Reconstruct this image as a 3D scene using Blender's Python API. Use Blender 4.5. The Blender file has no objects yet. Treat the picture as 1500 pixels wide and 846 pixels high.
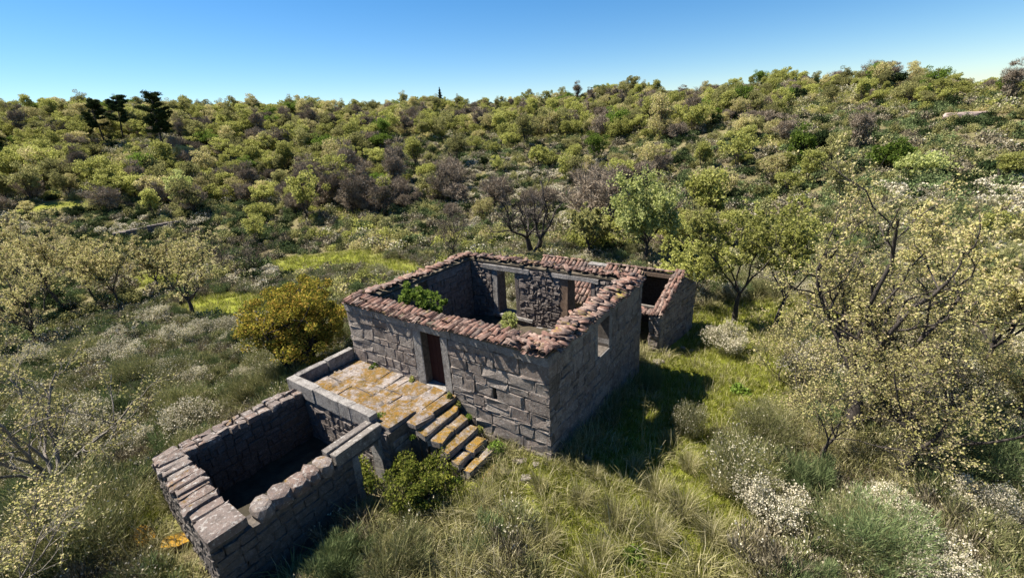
import bpy, math, random
import numpy as np
from mathutils import Matrix, Vector, noise
SC = bpy.context.scene
C = SC.collection
rng = np.random.default_rng(7)
random.seed(7)
R = math.radians

# ------------------------------------------------------------------ camera
FPX = 670.59                      # focal length in pixels of the 1500 px wide photograph
YAW, PITCH, ROLL = R(35.971), R(19.727), R(-3.505)
CAM = np.array([14.145, -9.080, 9.037])
cy_, sy_ = math.cos(YAW), math.sin(YAW)
FW = np.array([-sy_*math.cos(PITCH), cy_*math.cos(PITCH), -math.sin(PITCH)])
RT = np.array([cy_, sy_, 0.0]); UP = np.cross(RT, FW)
RT, UP = RT*math.cos(ROLL)+UP*math.sin(ROLL), -RT*math.sin(ROLL)+UP*math.cos(ROLL)
cd = bpy.data.cameras.new('camera'); cam = bpy.data.objects.new('camera', cd); C.objects.link(cam)
cd.sensor_width = 36; cd.lens = FPX/1500*36; cd.clip_start = 0.1; cd.clip_end = 3000
M = Matrix.Identity(4)
for i in range(3):
    M[i][0], M[i][1], M[i][2], M[i][3] = RT[i], UP[i], -FW[i], CAM[i]
cam.matrix_world = M
SC.camera = cam

# ------------------------------------------------------------------ light
SUN_DIR = Vector((0.66, 0.19, -1.0)).normalized()       # the way the light travels
S = -SUN_DIR
SUN_EL = math.asin(S.z)
SUN_AZ = math.atan2(S.x, S.y)                            # clockwise from +Y
w = bpy.data.worlds.new('World'); SC.world = w; w.use_nodes = True
nt = w.node_tree; bg = nt.nodes['Background']
sk = nt.nodes.new('ShaderNodeTexSky'); sk.sky_type = 'NISHITA'; sk.sun_disc = False
sk.sun_elevation = SUN_EL; sk.sun_rotation = SUN_AZ
sk.air_density = 1.0; sk.dust_density = 0.15; sk.ozone_density = 3.0; sk.altitude = 900
hsv = nt.nodes.new('ShaderNodeHueSaturation'); hsv.inputs['Saturation'].default_value = 1.34
nt.links.new(sk.outputs[0], hsv.inputs['Color']); nt.links.new(hsv.outputs[0], bg.inputs[0]); bg.inputs[1].default_value = 0.052
sd = bpy.data.lights.new('sun', 'SUN'); sun = bpy.data.objects.new('sun', sd); C.objects.link(sun)
sd.energy = 5.0; sd.angle = R(0.5); sd.color = (1.0, 0.93, 0.80)
sun.rotation_euler = SUN_DIR.to_track_quat('-Z', 'Y').to_euler(); sun.location = (-20, -5, 40)
SC.view_settings.view_transform = 'Standard'; SC.view_settings.look = 'None'
SC.view_settings.exposure = 1.48; SC.view_settings.gamma = 1.0
SC.render.engine = 'CYCLES'
SC.cycles.max_bounces = 5; SC.cycles.diffuse_bounces = 2; SC.cycles.transmission_bounces = 3

# ------------------------------------------------------------------ terrain
CP = np.array([(8.6,0,0),(8.6,7,-.75),(9,12,-.9),(6.8,-1,-.2),(5,-3,-.75),(4.8,-7,-.85),(0,-7.6,-.75),(-.6,-2,-.8),
 (0,3,-.4),(-6,0,-1.4),(-12,5,-2.2),(-25,8,-2.5),(-15,16,-2.2),(0,14,-1.3),(12,5,-.65),(16,5,-.4),(20,10,-.1),(14,14,-.9),
 (12,-3,-.35),(18,0,0),(5,-12,-1.3),(-5,-10,-1.5),(25,20,.8),(10,30,-.6),(-30,-5,-3),(5,22,-1.2),(-40,10,-3),(-20,-20,-2.5),
 (15,-15,-.6),(30,0,.8),(-60,30,-3),(-20,40,-2),(2,40,-1),(20,35,1.0),(-50,-10,-3.4),(8.7,3.5,-.4),(9.8,-2,-.3)])
AZK = np.radians([-180,-120,-60,-20,-11,0,9,20,35,47,60,70,80,95,120,180])
R0K = np.array([60,50,34,28,30,34,38,42,45,50,58,64,72,80,80,60.])
R1K = np.array([160,140,120,105,105,112,120,130,150,160,170,180,190,200,200,160.])
ELK = np.array([1,1,1.0,.6,.7,1.3,2.0,1.9,2.0,2.2,2.7,3.3,3.4,3.2,2,1.])
OX, OY = np.cos(rng.uniform(0,6.28,9)), None
PH = rng.uniform(0, 6.28, (10, 2)); DR = rng.uniform(0, 6.28, 10)
def wob(x, y, lam, n=5, k0=0):
    """cheap smooth noise: a few rotated sine products, about -1..1"""
    s = 0
    for k in range(n):
        a = DR[(k+k0) % 10]; l = lam*(0.55+0.13*k)
        s = s + np.sin((x*np.cos(a)+y*np.sin(a))/l*6.28+PH[(k+k0)%10,0])*np.cos((-x*np.sin(a)+y*np.cos(a))/l*4.4+PH[(k+k0)%10,1])
    return s/n*1.6
def terr(x, y):
    x = np.asarray(x, float); y = np.asarray(y, float); sh = x.shape
    X = x.ravel(); Y = y.ravel()
    d2 = (X[:,None]-CP[:,0])**2+(Y[:,None]-CP[:,1])**2
    wt = 1/(d2+0.6)**1.5
    z = (wt*CP[:,2]).sum(1)/wt.sum(1)
    dx, dy = X-CAM[0], Y-CAM[1]; r = np.hypot(dx, dy); az = np.arctan2(-dx, dy)
    r0 = np.interp(az, AZK, R0K); r1 = np.interp(az, AZK, R1K); el = np.radians(np.interp(az, AZK, ELK))
    zr = CAM[2]+r1*np.tan(el)
    t = (r-r0)/(r1-r0); tc = np.clip(t, 0, 1)
    s = tc**1.25*(1+0.25*(1-tc)*tc)
    zh = z*(1-s)+zr*s - np.clip(t-1, 0, 9)*9
    near = np.clip((r-14)/25, 0, 1)
    zh = zh + wob(X, Y, 23)*0.35*near + wob(X, Y, 60, k0=3)*2.2*np.clip((r-50)/60, 0, 1) + wob(X, Y, 7, k0=6)*0.06
    return zh.reshape(sh)
def tz(x, y): return float(terr(np.array([x]), np.array([y]))[0])
def ray(u, v): return FW + RT*(u-750)/FPX - UP*(v-423)/FPX
TT = np.concatenate([np.arange(4, 60, 0.12), np.arange(60, 260, 0.6)])
def G(u, v, h=0.0):
    """where the line of sight through this point of the photograph meets the ground (raised by h)"""
    d = ray(u, v); P = CAM+TT[:,None]*d
    hit = np.nonzero(P[:,2] < terr(P[:,0], P[:,1])+h)[0]
    i = hit[0] if len(hit) else len(TT)-1
    return P[i,0], P[i,1], tz(P[i,0], P[i,1])
def proj(P):
    d = np.asarray(P)-CAM; z = d@FW
    zz = np.where(z > 0.1, z, 0.1)
    return np.stack([750+FPX*(d@RT)/zz, 423-FPX*(d@UP)/zz, z], -1)

# ------------------------------------------------------------------ object helpers
WL = {}
def empty(name, loc, label=None, cat=None, group=None, rz=0):
    o = bpy.data.objects.new(name, None); C.objects.link(o); o.location = loc; o.rotation_euler = (0,0,rz); o.empty_display_size = .3
    WL[o.name] = Vector(loc); tag(o, label, cat, group); return o
def tag(o, label=None, cat=None, group=None, kind=None):
    if label: o['label'] = label
    if cat: o['category'] = cat
    if group: o['group'] = group
    if kind: o['kind'] = kind
    return o
def link(name, me, parent=None, loc=(0,0,0)):
    """loc is a world position; parents are never rotated for these"""
    o = bpy.data.objects.new(name, me); C.objects.link(o)
    WL[o.name] = Vector(loc)
    o.location = Vector(loc)-(WL[parent.name] if parent else Vector((0,0,0)))
    if parent: o.parent = parent
    return o
def mesh(name, V, F, mat, smooth=False):
    me = bpy.data.meshes.new(name); me.from_pydata([tuple(v) for v in V], [], F)
    if mat: me.materials.append(mat)
    if smooth: me.polygons.foreach_set('use_smooth', [True]*len(me.polygons))
    me.update(); return me
def mesh_np(name, V, F, mat, mi=None, mats=None):
    """V (n,3) and F (m,k) arrays, all faces with k corners"""
    V = np.asarray(V, np.float32); F = np.asarray(F, np.int32)
    me = bpy.data.meshes.new(name); m, k = F.shape
    me.vertices.add(len(V)); me.vertices.foreach_set('co', V.ravel())
    me.loops.add(m*k); me.loops.foreach_set('vertex_index', F.ravel())
    me.polygons.add(m); me.polygons.foreach_set('loop_start', np.arange(m, dtype=np.int32)*k)
    me.polygons.foreach_set('loop_total', np.full(m, k, np.int32))
    for x in (mats or [mat]): me.materials.append(x)
    if mi is not None: me.polygons.foreach_set('material_index', np.asarray(mi, np.int32))
    me.update(calc_edges=True); return me
class MB:
    def __init__(s): s.v, s.f, s.n = [], [], 0
    def add(s, V, F):
        s.v.append(np.asarray(V, float)); s.f += [tuple(i+s.n for i in f) for f in F]; s.n += len(V)
    def box(s, a, b):
        (x0,y0,z0),(x1,y1,z1) = a, b
        s.add([(x0,y0,z0),(x1,y0,z0),(x1,y1,z0),(x0,y1,z0),(x0,y0,z1),(x1,y0,z1),(x1,y1,z1),(x0,y1,z1)],
              [(3,2,1,0),(4,5,6,7),(0,1,5,4),(1,2,6,5),(2,3,7,6),(3,0,4,7)])
    def mesh(s, name, mat, smooth=False): return mesh(name, np.concatenate(s.v), s.f, mat, smooth)

# ------------------------------------------------------------------ materials
def mat_new(name):
    m = bpy.data.materials.new(name); m.use_nodes = True
    n = m.node_tree; b = n.nodes['Principled BSDF']; b.inputs['Specular IOR Level'].default_value = 0.25
    return m, n, b
def N(n, t, **kw):
    o = n.nodes.new(t)
    for k, v in kw.items():
        if k in o.inputs: o.inputs[k].default_value = v
        else: setattr(o, k, v)
    return o
def noise_fac(n, scale, lo, hi, coord='Object', detail=4, rough=.6, off=(0,0,0)):
    """noise remapped so that lo..hi becomes 0..1"""
    tc = n.nodes.new('ShaderNodeTexCoord') if coord != 'World' else n.nodes.new('ShaderNodeNewGeometry')
    src = tc.outputs[coord] if coord != 'World' else tc.outputs['Position']
    if off != (0,0,0):
        mp = N(n, 'ShaderNodeMapping'); mp.inputs['Location'].default_value = off; n.links.new(src, mp.inputs[0]); src = mp.outputs[0]
    t = N(n, 'ShaderNodeTexNoise'); t.inputs['Scale'].default_value = scale; t.inputs['Detail'].default_value = detail; t.inputs['Roughness'].default_value = rough
    n.links.new(src, t.inputs['Vector'])
    mr = N(n, 'ShaderNodeMapRange'); mr.inputs['From Min'].default_value = lo; mr.inputs['From Max'].default_value = hi
    n.links.new(t.outputs['Fac'], mr.inputs['Value']); return mr.outputs[0]
def mixc(n, fac, a, b, mode='MIX'):
    m = n.nodes.new('ShaderNodeMix'); m.data_type = 'RGBA'; m.blend_type = mode
    for s, v in ((m.inputs[0], fac), (m.inputs[6], a), (m.inputs[7], b)):
        if isinstance(v, (int, float)): s.default_value = v
        elif isinstance(v, tuple): s.default_value = (*v, 1) if len(v) == 3 else v
        else: n.links.new(v, s)
    return m.outputs[2]
def mul(n, a, b, op='MULTIPLY'):
    m = n.nodes.new('ShaderNodeMath'); m.operation = op; m.use_clamp = True
    for s, v in ((m.inputs[0], a), (m.inputs[1], b)):
        if isinstance(v, (int, float)): s.default_value = v
        else: n.links.new(v, s)
    return m.outputs[0]
def ramp(n, fac, stops):
    r = n.nodes.new('ShaderNodeValToRGB'); e = r.color_ramp.elements
    while len(e) < len(stops): e.new(0.5)
    for i, (p, c) in enumerate(stops): e[i].position = p; e[i].color = (*c, 1)
    n.links.new(fac, r.inputs[0]); return r.outputs[0]
def bump(n, b, h, strength, dist=.02):
    m = N(n, 'ShaderNodeBump'); m.inputs['Strength'].default_value = strength; m.inputs['Distance'].default_value = dist
    n.links.new(h, m.inputs['Height']); n.links.new(m.outputs[0], b.inputs['Normal'])
def rnd_obj(n): return n.nodes.new('ShaderNodeObjectInfo').outputs['Random']
def upface(n, lo=.5, hi=.9):
    g = n.nodes.new('ShaderNodeNewGeometry'); s = n.nodes.new('ShaderNodeSeparateXYZ'); n.links.new(g.outputs['True Normal'], s.inputs[0])
    mr = N(n, 'ShaderNodeMapRange'); mr.inputs['From Min'].default_value = lo; mr.inputs['From Max'].default_value = hi
    n.links.new(s.outputs[2], mr.inputs['Value']); return mr.outputs[0]

def stone_mat(name, stops, lichen=.5, moss=0.0, pale=(.42,.40,.38), dark=(.06,.052,.048), mosscol=(.23,.12,.012)):
    m, n, b = mat_new(name)
    c = ramp(n, rnd_obj(n), stops)
    c = mixc(n, noise_fac(n, 26, .38, .7, 'World', 5, .7), c, (.15,.13,.125), 'MIX')
    c = mixc(n, mul(n, noise_fac(n, 3.2, .46, .66, 'World', 7, .75), .75), c, dark)
    c = mixc(n, mul(n, noise_fac(n, 9, .54, .62, 'World', 6, .7, (7,3,1)), lichen), c, pale)
    c = mixc(n, mul(n, noise_fac(n, 70, .5, .75, 'World', 3, .7), .6), c, (.04,.038,.036))
    if moss > 0:
        f = mul(n, noise_fac(n, 1.5, .60-moss*.22, .66-moss*.2, 'World', 9, .78, (3,9,2)), upface(n))
        f = mul(n, f, noise_fac(n, 13, .36, .50, 'World', 7, .8, (2,7,5)))
        mc = mixc(n, noise_fac(n, 6, .40, .62, 'World', 7, .8, (1,5,1)), mosscol, (.085,.06,.014))
        c = mixc(n, f, c, mc)
    n.links.new(c, b.inputs['Base Color']); b.inputs['Roughness'].default_value = .95
    h = noise_fac(n, 17, .2, .8, 'World', 8, .75)
    bump(n, b, h, .9, .035); return m
GR = [(0,(.20,.155,.13)),(.35,(.28,.235,.205)),(.7,(.33,.285,.25)),(1,(.25,.19,.16))]
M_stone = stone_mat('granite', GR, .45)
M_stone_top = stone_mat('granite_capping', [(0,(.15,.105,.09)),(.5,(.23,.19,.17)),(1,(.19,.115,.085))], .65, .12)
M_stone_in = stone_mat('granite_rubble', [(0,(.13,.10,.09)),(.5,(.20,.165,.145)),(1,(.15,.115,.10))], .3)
M_pen = stone_mat('weathered_shade_dark_granite', [(0,(.065,.056,.05)),(.5,(.10,.088,.078)),(1,(.08,.068,.06))], .15)  # dark lichened granite, with the outer walls' shade also put into the colour
M_pen_in = stone_mat('shade_dark_granite', [(0,(.036,.031,.028)),(.5,(.062,.054,.048)),(1,(.045,.039,.035))], .1)  # inner pen granite, darkened to put the enclosed shade into its colour
M_lintel = stone_mat('lintel_granite', [(0,(.17,.15,.135)),(1,(.22,.20,.18))], .6)
M_flag = stone_mat('terrace_flagstone', [(0,(.25,.21,.195)),(1,(.31,.27,.25))], .8, .70, pale=(.38,.33,.31), mosscol=(.19,.10,.014))
M_step = stone_mat('stair_stone', [(0,(.28,.23,.19)),(1,(.36,.30,.26))], .6, .8, mosscol=(.25,.14,.02))
M_slab = stone_mat('dressed_granite', [(0,(.26,.245,.235)),(1,(.34,.325,.31))], .4)
M_gold = stone_mat('lichen_stone', [(0,(.30,.18,.05)),(1,(.30,.18,.05))], .3, 1.2, mosscol=(.50,.27,.02))
def plain_mat(name, c1, c2, scale=6, rough=.9, bmp=.4):
    m, n, b = mat_new(name)
    n.links.new(mixc(n, noise_fac(n, scale, .35, .65, 'World', 6, .7), c1, c2), b.inputs['Base Color'])
    b.inputs['Roughness'].default_value = rough
    bump(n, b, noise_fac(n, scale*4, .2, .8, 'World', 6, .7), bmp, .02); return m
M_mortar = plain_mat('earth_mortar', (.05,.043,.038), (.13,.11,.095), 9)
M_bed = plain_mat('mossy_mortar_bed', (.10,.08,.062), (.085,.072,.048), 7)
M_floor = plain_mat('earth_floor', (.03,.025,.018), (.075,.06,.04), 5)
M_dark_earth = plain_mat('shade_dark_earth', (.02,.017,.012), (.05,.042,.028), 3)  # pen floor earth, near black because the pen's shade is painted into it
M_wood = plain_mat('weathered_wood', (.10,.065,.045), (.20,.14,.10), 12)
M_door = plain_mat('maroon_door_paint', (.030,.010,.009), (.042,.015,.013), 12)
M_bark = plain_mat('bark', (.025,.02,.018), (.075,.064,.057), 14)
M_bark_pale = plain_mat('pale_bark', (.12,.105,.09), (.24,.215,.19), 16)
M_outcrop = plain_mat('pink_granite_outcrop', (.20,.13,.10), (.36,.29,.26), 1.5)
def tile_mat():
    m, n, b = mat_new('clay_tile')
    c = ramp(n, rnd_obj(n), [(0,(.055,.036,.031)),(.25,(.13,.066,.050)),(.5,(.175,.098,.076)),(.75,(.10,.078,.070)),(1,(.22,.15,.125))])
    c = mixc(n, mul(n, noise_fac(n, 8, .5, .68, 'World', 6, .7), .8), c, (.37,.275,.225))
    c = mixc(n, mul(n, noise_fac(n, 5, .5, .66, 'World', 6, .7, (4,4,4)), .8), c, (.075,.05,.045))
    c = mixc(n, mul(n, noise_fac(n, 1.1, .58, .66, 'World', 8, .8, (9,1,4)), upface(n, .2, .7)), c, (.19,.15,.03))
    n.links.new(c, b.inputs['Base Color']); b.inputs['Roughness'].default_value = .9
    bump(n, b, noise_fac(n, 40, .2, .8, 'World', 5, .7), .4, .01); return m
M_tile = tile_mat()
def leaf_mat(name, stops, trans=.45, objvar=.28):
    """every leaf its own tint, every plant a slightly different brightness"""
    m = bpy.data.materials.new(name); m.use_nodes = True; n = m.node_tree; n.nodes.clear()
    out = n.nodes.new('ShaderNodeOutputMaterial'); g = n.nodes.new('ShaderNodeNewGeometry')
    c = ramp(n, g.outputs['Random Per Island'], stops)
    mr = N(n, 'ShaderNodeMapRange'); mr.inputs['To Min'].default_value = 1-objvar; mr.inputs['To Max'].default_value = 1+objvar
    n.links.new(rnd_obj(n), mr.inputs['Value'])
    hs = n.nodes.new('ShaderNodeHueSaturation'); n.links.new(mr.outputs[0], hs.inputs['Value']); n.links.new(c, hs.inputs['Color'])
    d = n.nodes.new('ShaderNodeBsdfDiffuse'); t = n.nodes.new('ShaderNodeBsdfTranslucent'); mx = n.nodes.new('ShaderNodeMixShader')
    n.links.new(hs.outputs[0], d.inputs[0]); n.links.new(hs.outputs[0], t.inputs[0]); mx.inputs[0].default_value = trans
    n.links.new(d.outputs[0], mx.inputs[1]); n.links.new(t.outputs[0], mx.inputs[2]); n.links.new(mx.outputs[0], out.inputs[0]); return m
L_gold = leaf_mat('young_oak_leaf', [(0,(.23,.21,.07)),(.35,(.39,.37,.14)),(.7,(.52,.47,.24)),(1,(.50,.39,.24))])
L_lime = leaf_mat('lime_leaf', [(0,(.19,.20,.045)),(.5,(.32,.33,.09)),(1,(.44,.43,.16))])
L_olive = leaf_mat('olive_leaf', [(0,(.14,.14,.05)),(.5,(.24,.235,.09)),(1,(.35,.33,.15))])
L_green = leaf_mat('fresh_green_leaf', [(0,(.07,.11,.02)),(.5,(.14,.21,.035)),(1,(.22,.29,.07))])
L_dark = leaf_mat('evergreen_leaf', [(0,(.012,.022,.010)),(.6,(.028,.045,.018)),(1,(.06,.075,.03))], .15)
L_pale = leaf_mat('pale_leaf', [(0,(.22,.26,.08)),(.5,(.36,.39,.13)),(1,(.50,.51,.24))])
L_amber = leaf_mat('amber_leaf', [(0,(.08,.09,.018)),(.4,(.20,.19,.032)),(.75,(.33,.26,.045)),(1,(.40,.25,.07))], .3)
L_twig = leaf_mat('bare_twig', [(0,(.11,.085,.06)),(.5,(.23,.185,.14)),(1,(.36,.305,.24))], .05)
L_broom = leaf_mat('broom_stem', [(0,(.10,.11,.045)),(.5,(.20,.21,.085)),(.8,(.30,.29,.14)),(1,(.42,.37,.22))], .15)
L_broomg = leaf_mat('broom_stem_green', [(0,(.06,.085,.035)),(.6,(.13,.17,.07)),(1,(.22,.25,.12))], .15)
L_flower = leaf_mat('white_flower', [(0,(.38,.34,.24)),(.5,(.52,.47,.36)),(1,(.68,.63,.51))], .3, .12)
L_heath = leaf_mat('heath', [(0,(.09,.075,.05)),(.5,(.19,.165,.11)),(1,(.31,.27,.19))], .1)
L_grass = leaf_mat('grass_blade', [(0,(.10,.125,.018)),(.45,(.23,.26,.035)),(.75,(.34,.33,.08)),(1,(.48,.44,.23))], .35)
L_straw = leaf_mat('dry_grass_blade', [(0,(.10,.10,.03)),(.4,(.21,.20,.08)),(.8,(.38,.34,.19)),(1,(.52,.47,.32))], .3)
L_bramble = leaf_mat('bramble_leaf', [(0,(.07,.10,.02)),(.5,(.17,.20,.035)),(1,(.32,.32,.08))])
L_litter = leaf_mat('fallen_leaf', [(0,(.16,.10,.08)),(.5,(.32,.21,.16)),(1,(.48,.37,.30))], .1)

# ------------------------------------------------------------------ green patches of the ground
def pxpatch(u, v): x, y, z = G(u, v); return x, y
PATCH = []   # x, y, radius x, radius y, strength
def add_patch(u, v, rx, ry, s=1.0): x, y = pxpatch(u, v); PATCH.append((x, y, rx, ry, s))
add_patch(490,384,4.5,3.0,1.3); add_patch(450,386,3.5,2.6,1.3); add_patch(575,392,4,2.0,.8); add_patch(330,450,3.5,2.2,1.2); add_patch(240,412,5,2,.8)
add_patch(75,303,2.0,4.5,1.1)
PATCH += [(11.2,8.5,2.6,5.5,1.3),(11.5,3,2.4,4.5,1.2),(10.6,12.8,2.5,3,.9),(9.5,-.9,2.0,1.4,1.0),(6.8,-1.9,1.2,1.0,1.0),(-.8,-7.5,2,1.3,.6),(11.5,-1.5,2.5,2.0,.6),(12,15.5,2.5,1.5,.9),(14,17,3,2,.6)]
def meadow(x, y):
    m = np.zeros_like(x)
    for a, b, rx, ry, s in PATCH:
        m = np.maximum(m, s*np.exp(-(((x-a)/rx)**2+((y-b)/ry)**2)**1.5))
    return np.clip(m*1.3+0.22*wob(x, y, 2.6, k0=2)*(m > .05), 0, 1)

# ------------------------------------------------------------------ ground sheet
def build_ground():
    na = 420
    rs = np.concatenate([[0.02], np.arange(.6, 40, .33), 40*1.028**np.arange(0, 107)])
    az = np.linspace(0, 2*np.pi, na, endpoint=False)
    Rr, A = np.meshgrid(rs, az, indexing='ij')
    X = CAM[0]-Rr*np.sin(A); Y = CAM[1]+Rr*np.cos(A)
    Z = terr(X, Y)
    V = np.stack([X, Y, Z], -1).reshape(-1, 3)
    i, j = np.meshgrid(np.arange(len(rs)-1), np.arange(na), indexing='ij')
    a = i*na+j; b = i*na+(j+1) % na; F = np.stack([a, b, b+na, a+na], -1).reshape(-1, 4)
    m, n, bs = mat_new('heath_ground')
    at = n.nodes.new('ShaderNodeAttribute'); at.attribute_name = 'meadow'
    c = mixc(n, noise_fac(n, .35, .38, .62, 'World', 8, .7), (.12,.10,.055), (.15,.15,.06))
    c = mixc(n, noise_fac(n, 1.9, .45, .65, 'World', 8, .7, (3,3,3)), c, (.21,.17,.105))
    c = mixc(n, mul(n, noise_fac(n, 7, .52, .66, 'World', 6, .7, (5,2,3)), .7), c, (.035,.030,.020))
    g = mixc(n, noise_fac(n, 2.2, .35, .65, 'World', 8, .75, (8,2,3)), (.15,.18,.022), (.28,.28,.05))
    g = mixc(n, mul(n, noise_fac(n, 11, .5, .68, 'World', 6, .7, (6,2,3)), .7), g, (.07,.085,.018))
    c = mixc(n, at.outputs['Fac'], c, g)
    n.links.new(c, bs.inputs['Base Color']); bs.inputs['Roughness'].default_value = 1; bs.inputs['Specular IOR Level'].default_value = .05
    bump(n, bs, noise_fac(n, 5, .2, .8, 'World', 9, .75), .8, .12)
    me = mesh_np('ground', V, F, m)
    me.polygons.foreach_set('use_smooth', [True]*len(me.polygons))
    at = me.attributes.new('meadow', 'FLOAT', 'POINT'); at.data.foreach_set('value', meadow(V[:,0], V[:,1]).astype(np.float32))
    tag(link('ground', me), kind='structure')
build_ground()

# ------------------------------------------------------------------ stone pieces
def stone(corners, nrm, depth, mat, parent, name='stone', bulge=.03, jit=.010, gap=.008, rough=.008, g=4):
    """a block: corners = 4 world points of its outer face, nrm = outward normal"""
    P = np.array(corners, float); nrm = np.array(nrm, float); c = P.mean(0)
    P = P + rng.normal(0, jit*.5, P.shape)
    e = np.linalg.norm(P[1]-P[0]), np.linalg.norm(P[2]-P[1])
    V = []
    off = rng.uniform(-.005, .008)
    tilt = rng.normal(0, .005, 2)
    uu = np.array([0, .12, .88, 1]) if g == 4 else np.linspace(0, 1, g)
    a, b = gap/max(e[0], .05), gap/max(e[1], .05)
    for j in range(g):
        for i in range(g):
            u = min(max(uu[i], a), 1-a); v = min(max(uu[j], b), 1-b)
            edge = i in (0, g-1) or j in (0, g-1); cor = i in (0, g-1) and j in (0, g-1)
            if cor: u += (.5-u)*.018*rng.uniform(.2, 1.6); v += (.5-v)*.018*rng.uniform(.2, 1.6)
            q = (P[0]*(1-u)+P[1]*u)*(1-v)+(P[3]*(1-u)+P[2]*u)*v
            d = off+tilt[0]*(u-.5)*2+tilt[1]*(v-.5)*2+(0 if edge else bulge*.6*rng.uniform(.6, 1.2))+rng.normal(0, rough)
            if cor: d -= bulge*.3
            t = rng.normal(0, rough, 3)*1.2
            V.append(q+nrm*d+t)
    F = [(j*g+i, j*g+i+1, (j+1)*g+i+1, (j+1)*g+i) for j in range(g-1) for i in range(g-1)]
    ring = [i for i in range(g)]+[j*g+g-1 for j in range(1, g)]+[(g-1)*g+i for i in range(g-2, -1, -1)]+[j*g for j in range(g-2, 0, -1)]
    n0 = len(V)
    for k in ring: V.append(V[k]-nrm*depth)
    L = len(ring)
    F += [(ring[(k+1) % L], ring[k], n0+k, n0+(k+1) % L) for k in range(L)]
    ctr = c-nrm*depth*.5
    V = np.array(V)-ctr
    # keep faces pointing outward
    nn = np.cross(P[1]-P[0], P[3]-P[0])
    if nn@nrm < 0: F = [f[::-1] for f in F]
    return link(name, mesh(name, V, F, mat), parent, ctr)
def subtract(rects, h):
    out = []
    for (a, b, c, d) in rects:            # s0,t0,s1,t1
        x0, y0, x1, y1 = max(a, h[0]), max(b, h[1]), min(c, h[2]), min(d, h[3])
        if x0 >= x1 or y0 >= y1: out.append((a, b, c, d)); continue
        if y0 > b: out.append((a, b, c, y0))
        if y1 < d: out.append((a, y1, c, d))
        if x0 > a: out.append((a, y0, x0, y1))
        if x1 < c: out.append((x1, y0, c, y1))
    return [r for r in out if r[2]-r[0] > .04 and r[3]-r[1] > .04]
def split(r, L, Hh, rnd, out, asp=1.5):
    a, b, c, d = r; w, h = c-a, d-b
    Lr, Hr = L*rnd.uniform(.55, 1.5), Hh*rnd.uniform(.6, 1.4)
    if h > Hr*1.15 and h/Hh > w/L*.55:
        k = max(.12, Hh*.45); y = b+h*rnd.uniform(.35, .65) if h < 3*Hh else b+rnd.uniform(.3, .7)*h
        if y-b > k and d-y > k:
            split((a, b, c, y), L, Hh, rnd, out); split((a, y, c, d), L, Hh, rnd, out); return
    if w > Lr*1.1 and w > .28:
        x = a+w*rnd.uniform(.33, .67)
        split((a, b, x, d), L, Hh, rnd, out); split((x, b, c, d), L, Hh, rnd, out); return
    out.append(r)
def masonry(parent, fr, rects, L, Hh, mat, seed, depth=.12, bulge=.03, name='stone', gap=.008, jit=.016, keep=None, slope=None):
    """fr(s,t) -> world point; nrm from fr.n"""
    rnd = random.Random(seed); cells = []
    for r in rects: split(r, L, Hh, rnd, cells)
    for (a, b, c, d) in cells:
        if keep and not keep(a, b, c, d): continue
        stone([fr(a, b), fr(c, b), fr(c, d), fr(a, d)], fr.n, depth, mat, parent, name, bulge, jit, gap)
    return len(cells)
class Fr:
    def __init__(s, o, u, v, n): s.o, s.u, s.v, s.n = map(lambda q: np.array(q, float), (o, u, v, n))
    def __call__(s, a, b): return s.o+s.u*a+s.v*b

# ------------------------------------------------------------------ roof tiles
def tile_mesh(L=.44, w0=.18, w1=.14, th=.012, k=6, seed=0, broken=False):
    r = random.Random(seed); V, F = [], []
    for layer, dt in ((0, 0), (1, -th)):
        for e, (y, w_) in enumerate(((-L/2, w0), (L/2, w1))):
            for i in range(k+1):
                a = math.pi*i/k; rr = w_/2+dt
                yy = y + (r.uniform(-.06, .04) if broken and e == 0 else r.uniform(-.006, .006))
                V.append((-math.cos(a)*rr, yy, math.sin(a)*rr*.66))
    def id(l, e, i): return l*2*(k+1)+e*(k+1)+i
    for i in range(k):
        F.append((id(0,0,i), id(0,0,i+1), id(0,1,i+1), id(0,1,i)))
        F.append((id(1,0,i), id(1,1,i), id(1,1,i+1), id(1,0,i+1)))
        F.append((id(0,0,i), id(1,0,i), id(1,0,i+1), id(0,0,i+1)))
        F.append((id(0,1,i), id(0,1,i+1), id(1,1,i+1), id(1,1,i)))
    for i in (0, k):
        F.append((id(0,0,i), id(0,1,i), id(1,1,i), id(1,0,i)))
    return mesh('roof_tile', V, F, M_tile, True)
TILES = [tile_mesh(seed=i, L=.46-.03*i, broken=i > 3) for i in range(6)]
def tile_mat4(loc, ang, tilt, roll=0):
    """the tile's wide mouth points along heading ang (radians, 0 = -Y), tilting down towards it"""
    return Matrix.Translation(loc) @ Matrix.Rotation(ang, 4, 'Z') @ Matrix.Rotation(tilt, 4, 'X') @ Matrix.Rotation(roll, 4, 'Y')
def put_tile(parent, loc, ang, tilt, roll=0, name='roof_tile', sc=1.0):
    me = TILES[int(rng.choice([0,1,2,3,4,5], p=[.22,.22,.2,.16,.1,.1]))]
    o = bpy.data.objects.new(name, me); C.objects.link(o); o.parent = parent
    o.matrix_local = Matrix.Translation(-WL[parent.name]) @ tile_mat4(loc, ang, tilt, roll) @ Matrix.Diagonal((sc, sc, sc, 1))
    return o
def stuff_tiles(name, parent, mats):
    V, F, n = [], [], 0
    for k, m4 in enumerate(mats):
        me = TILES[k % 6]; co = np.array([v.co for v in me.vertices]); A = np.array(m4)
        V.append(co@A[:3,:3].T+A[:3,3]); F += [tuple(i+n for i in p.vertices) for p in me.polygons]; n += len(co)
    V = np.concatenate(V)-np.array(WL[parent.name])
    o = link(name, mesh(name, V, F, M_tile, True), parent, WL[parent.name]); tag(o, kind='stuff'); return o
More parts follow.
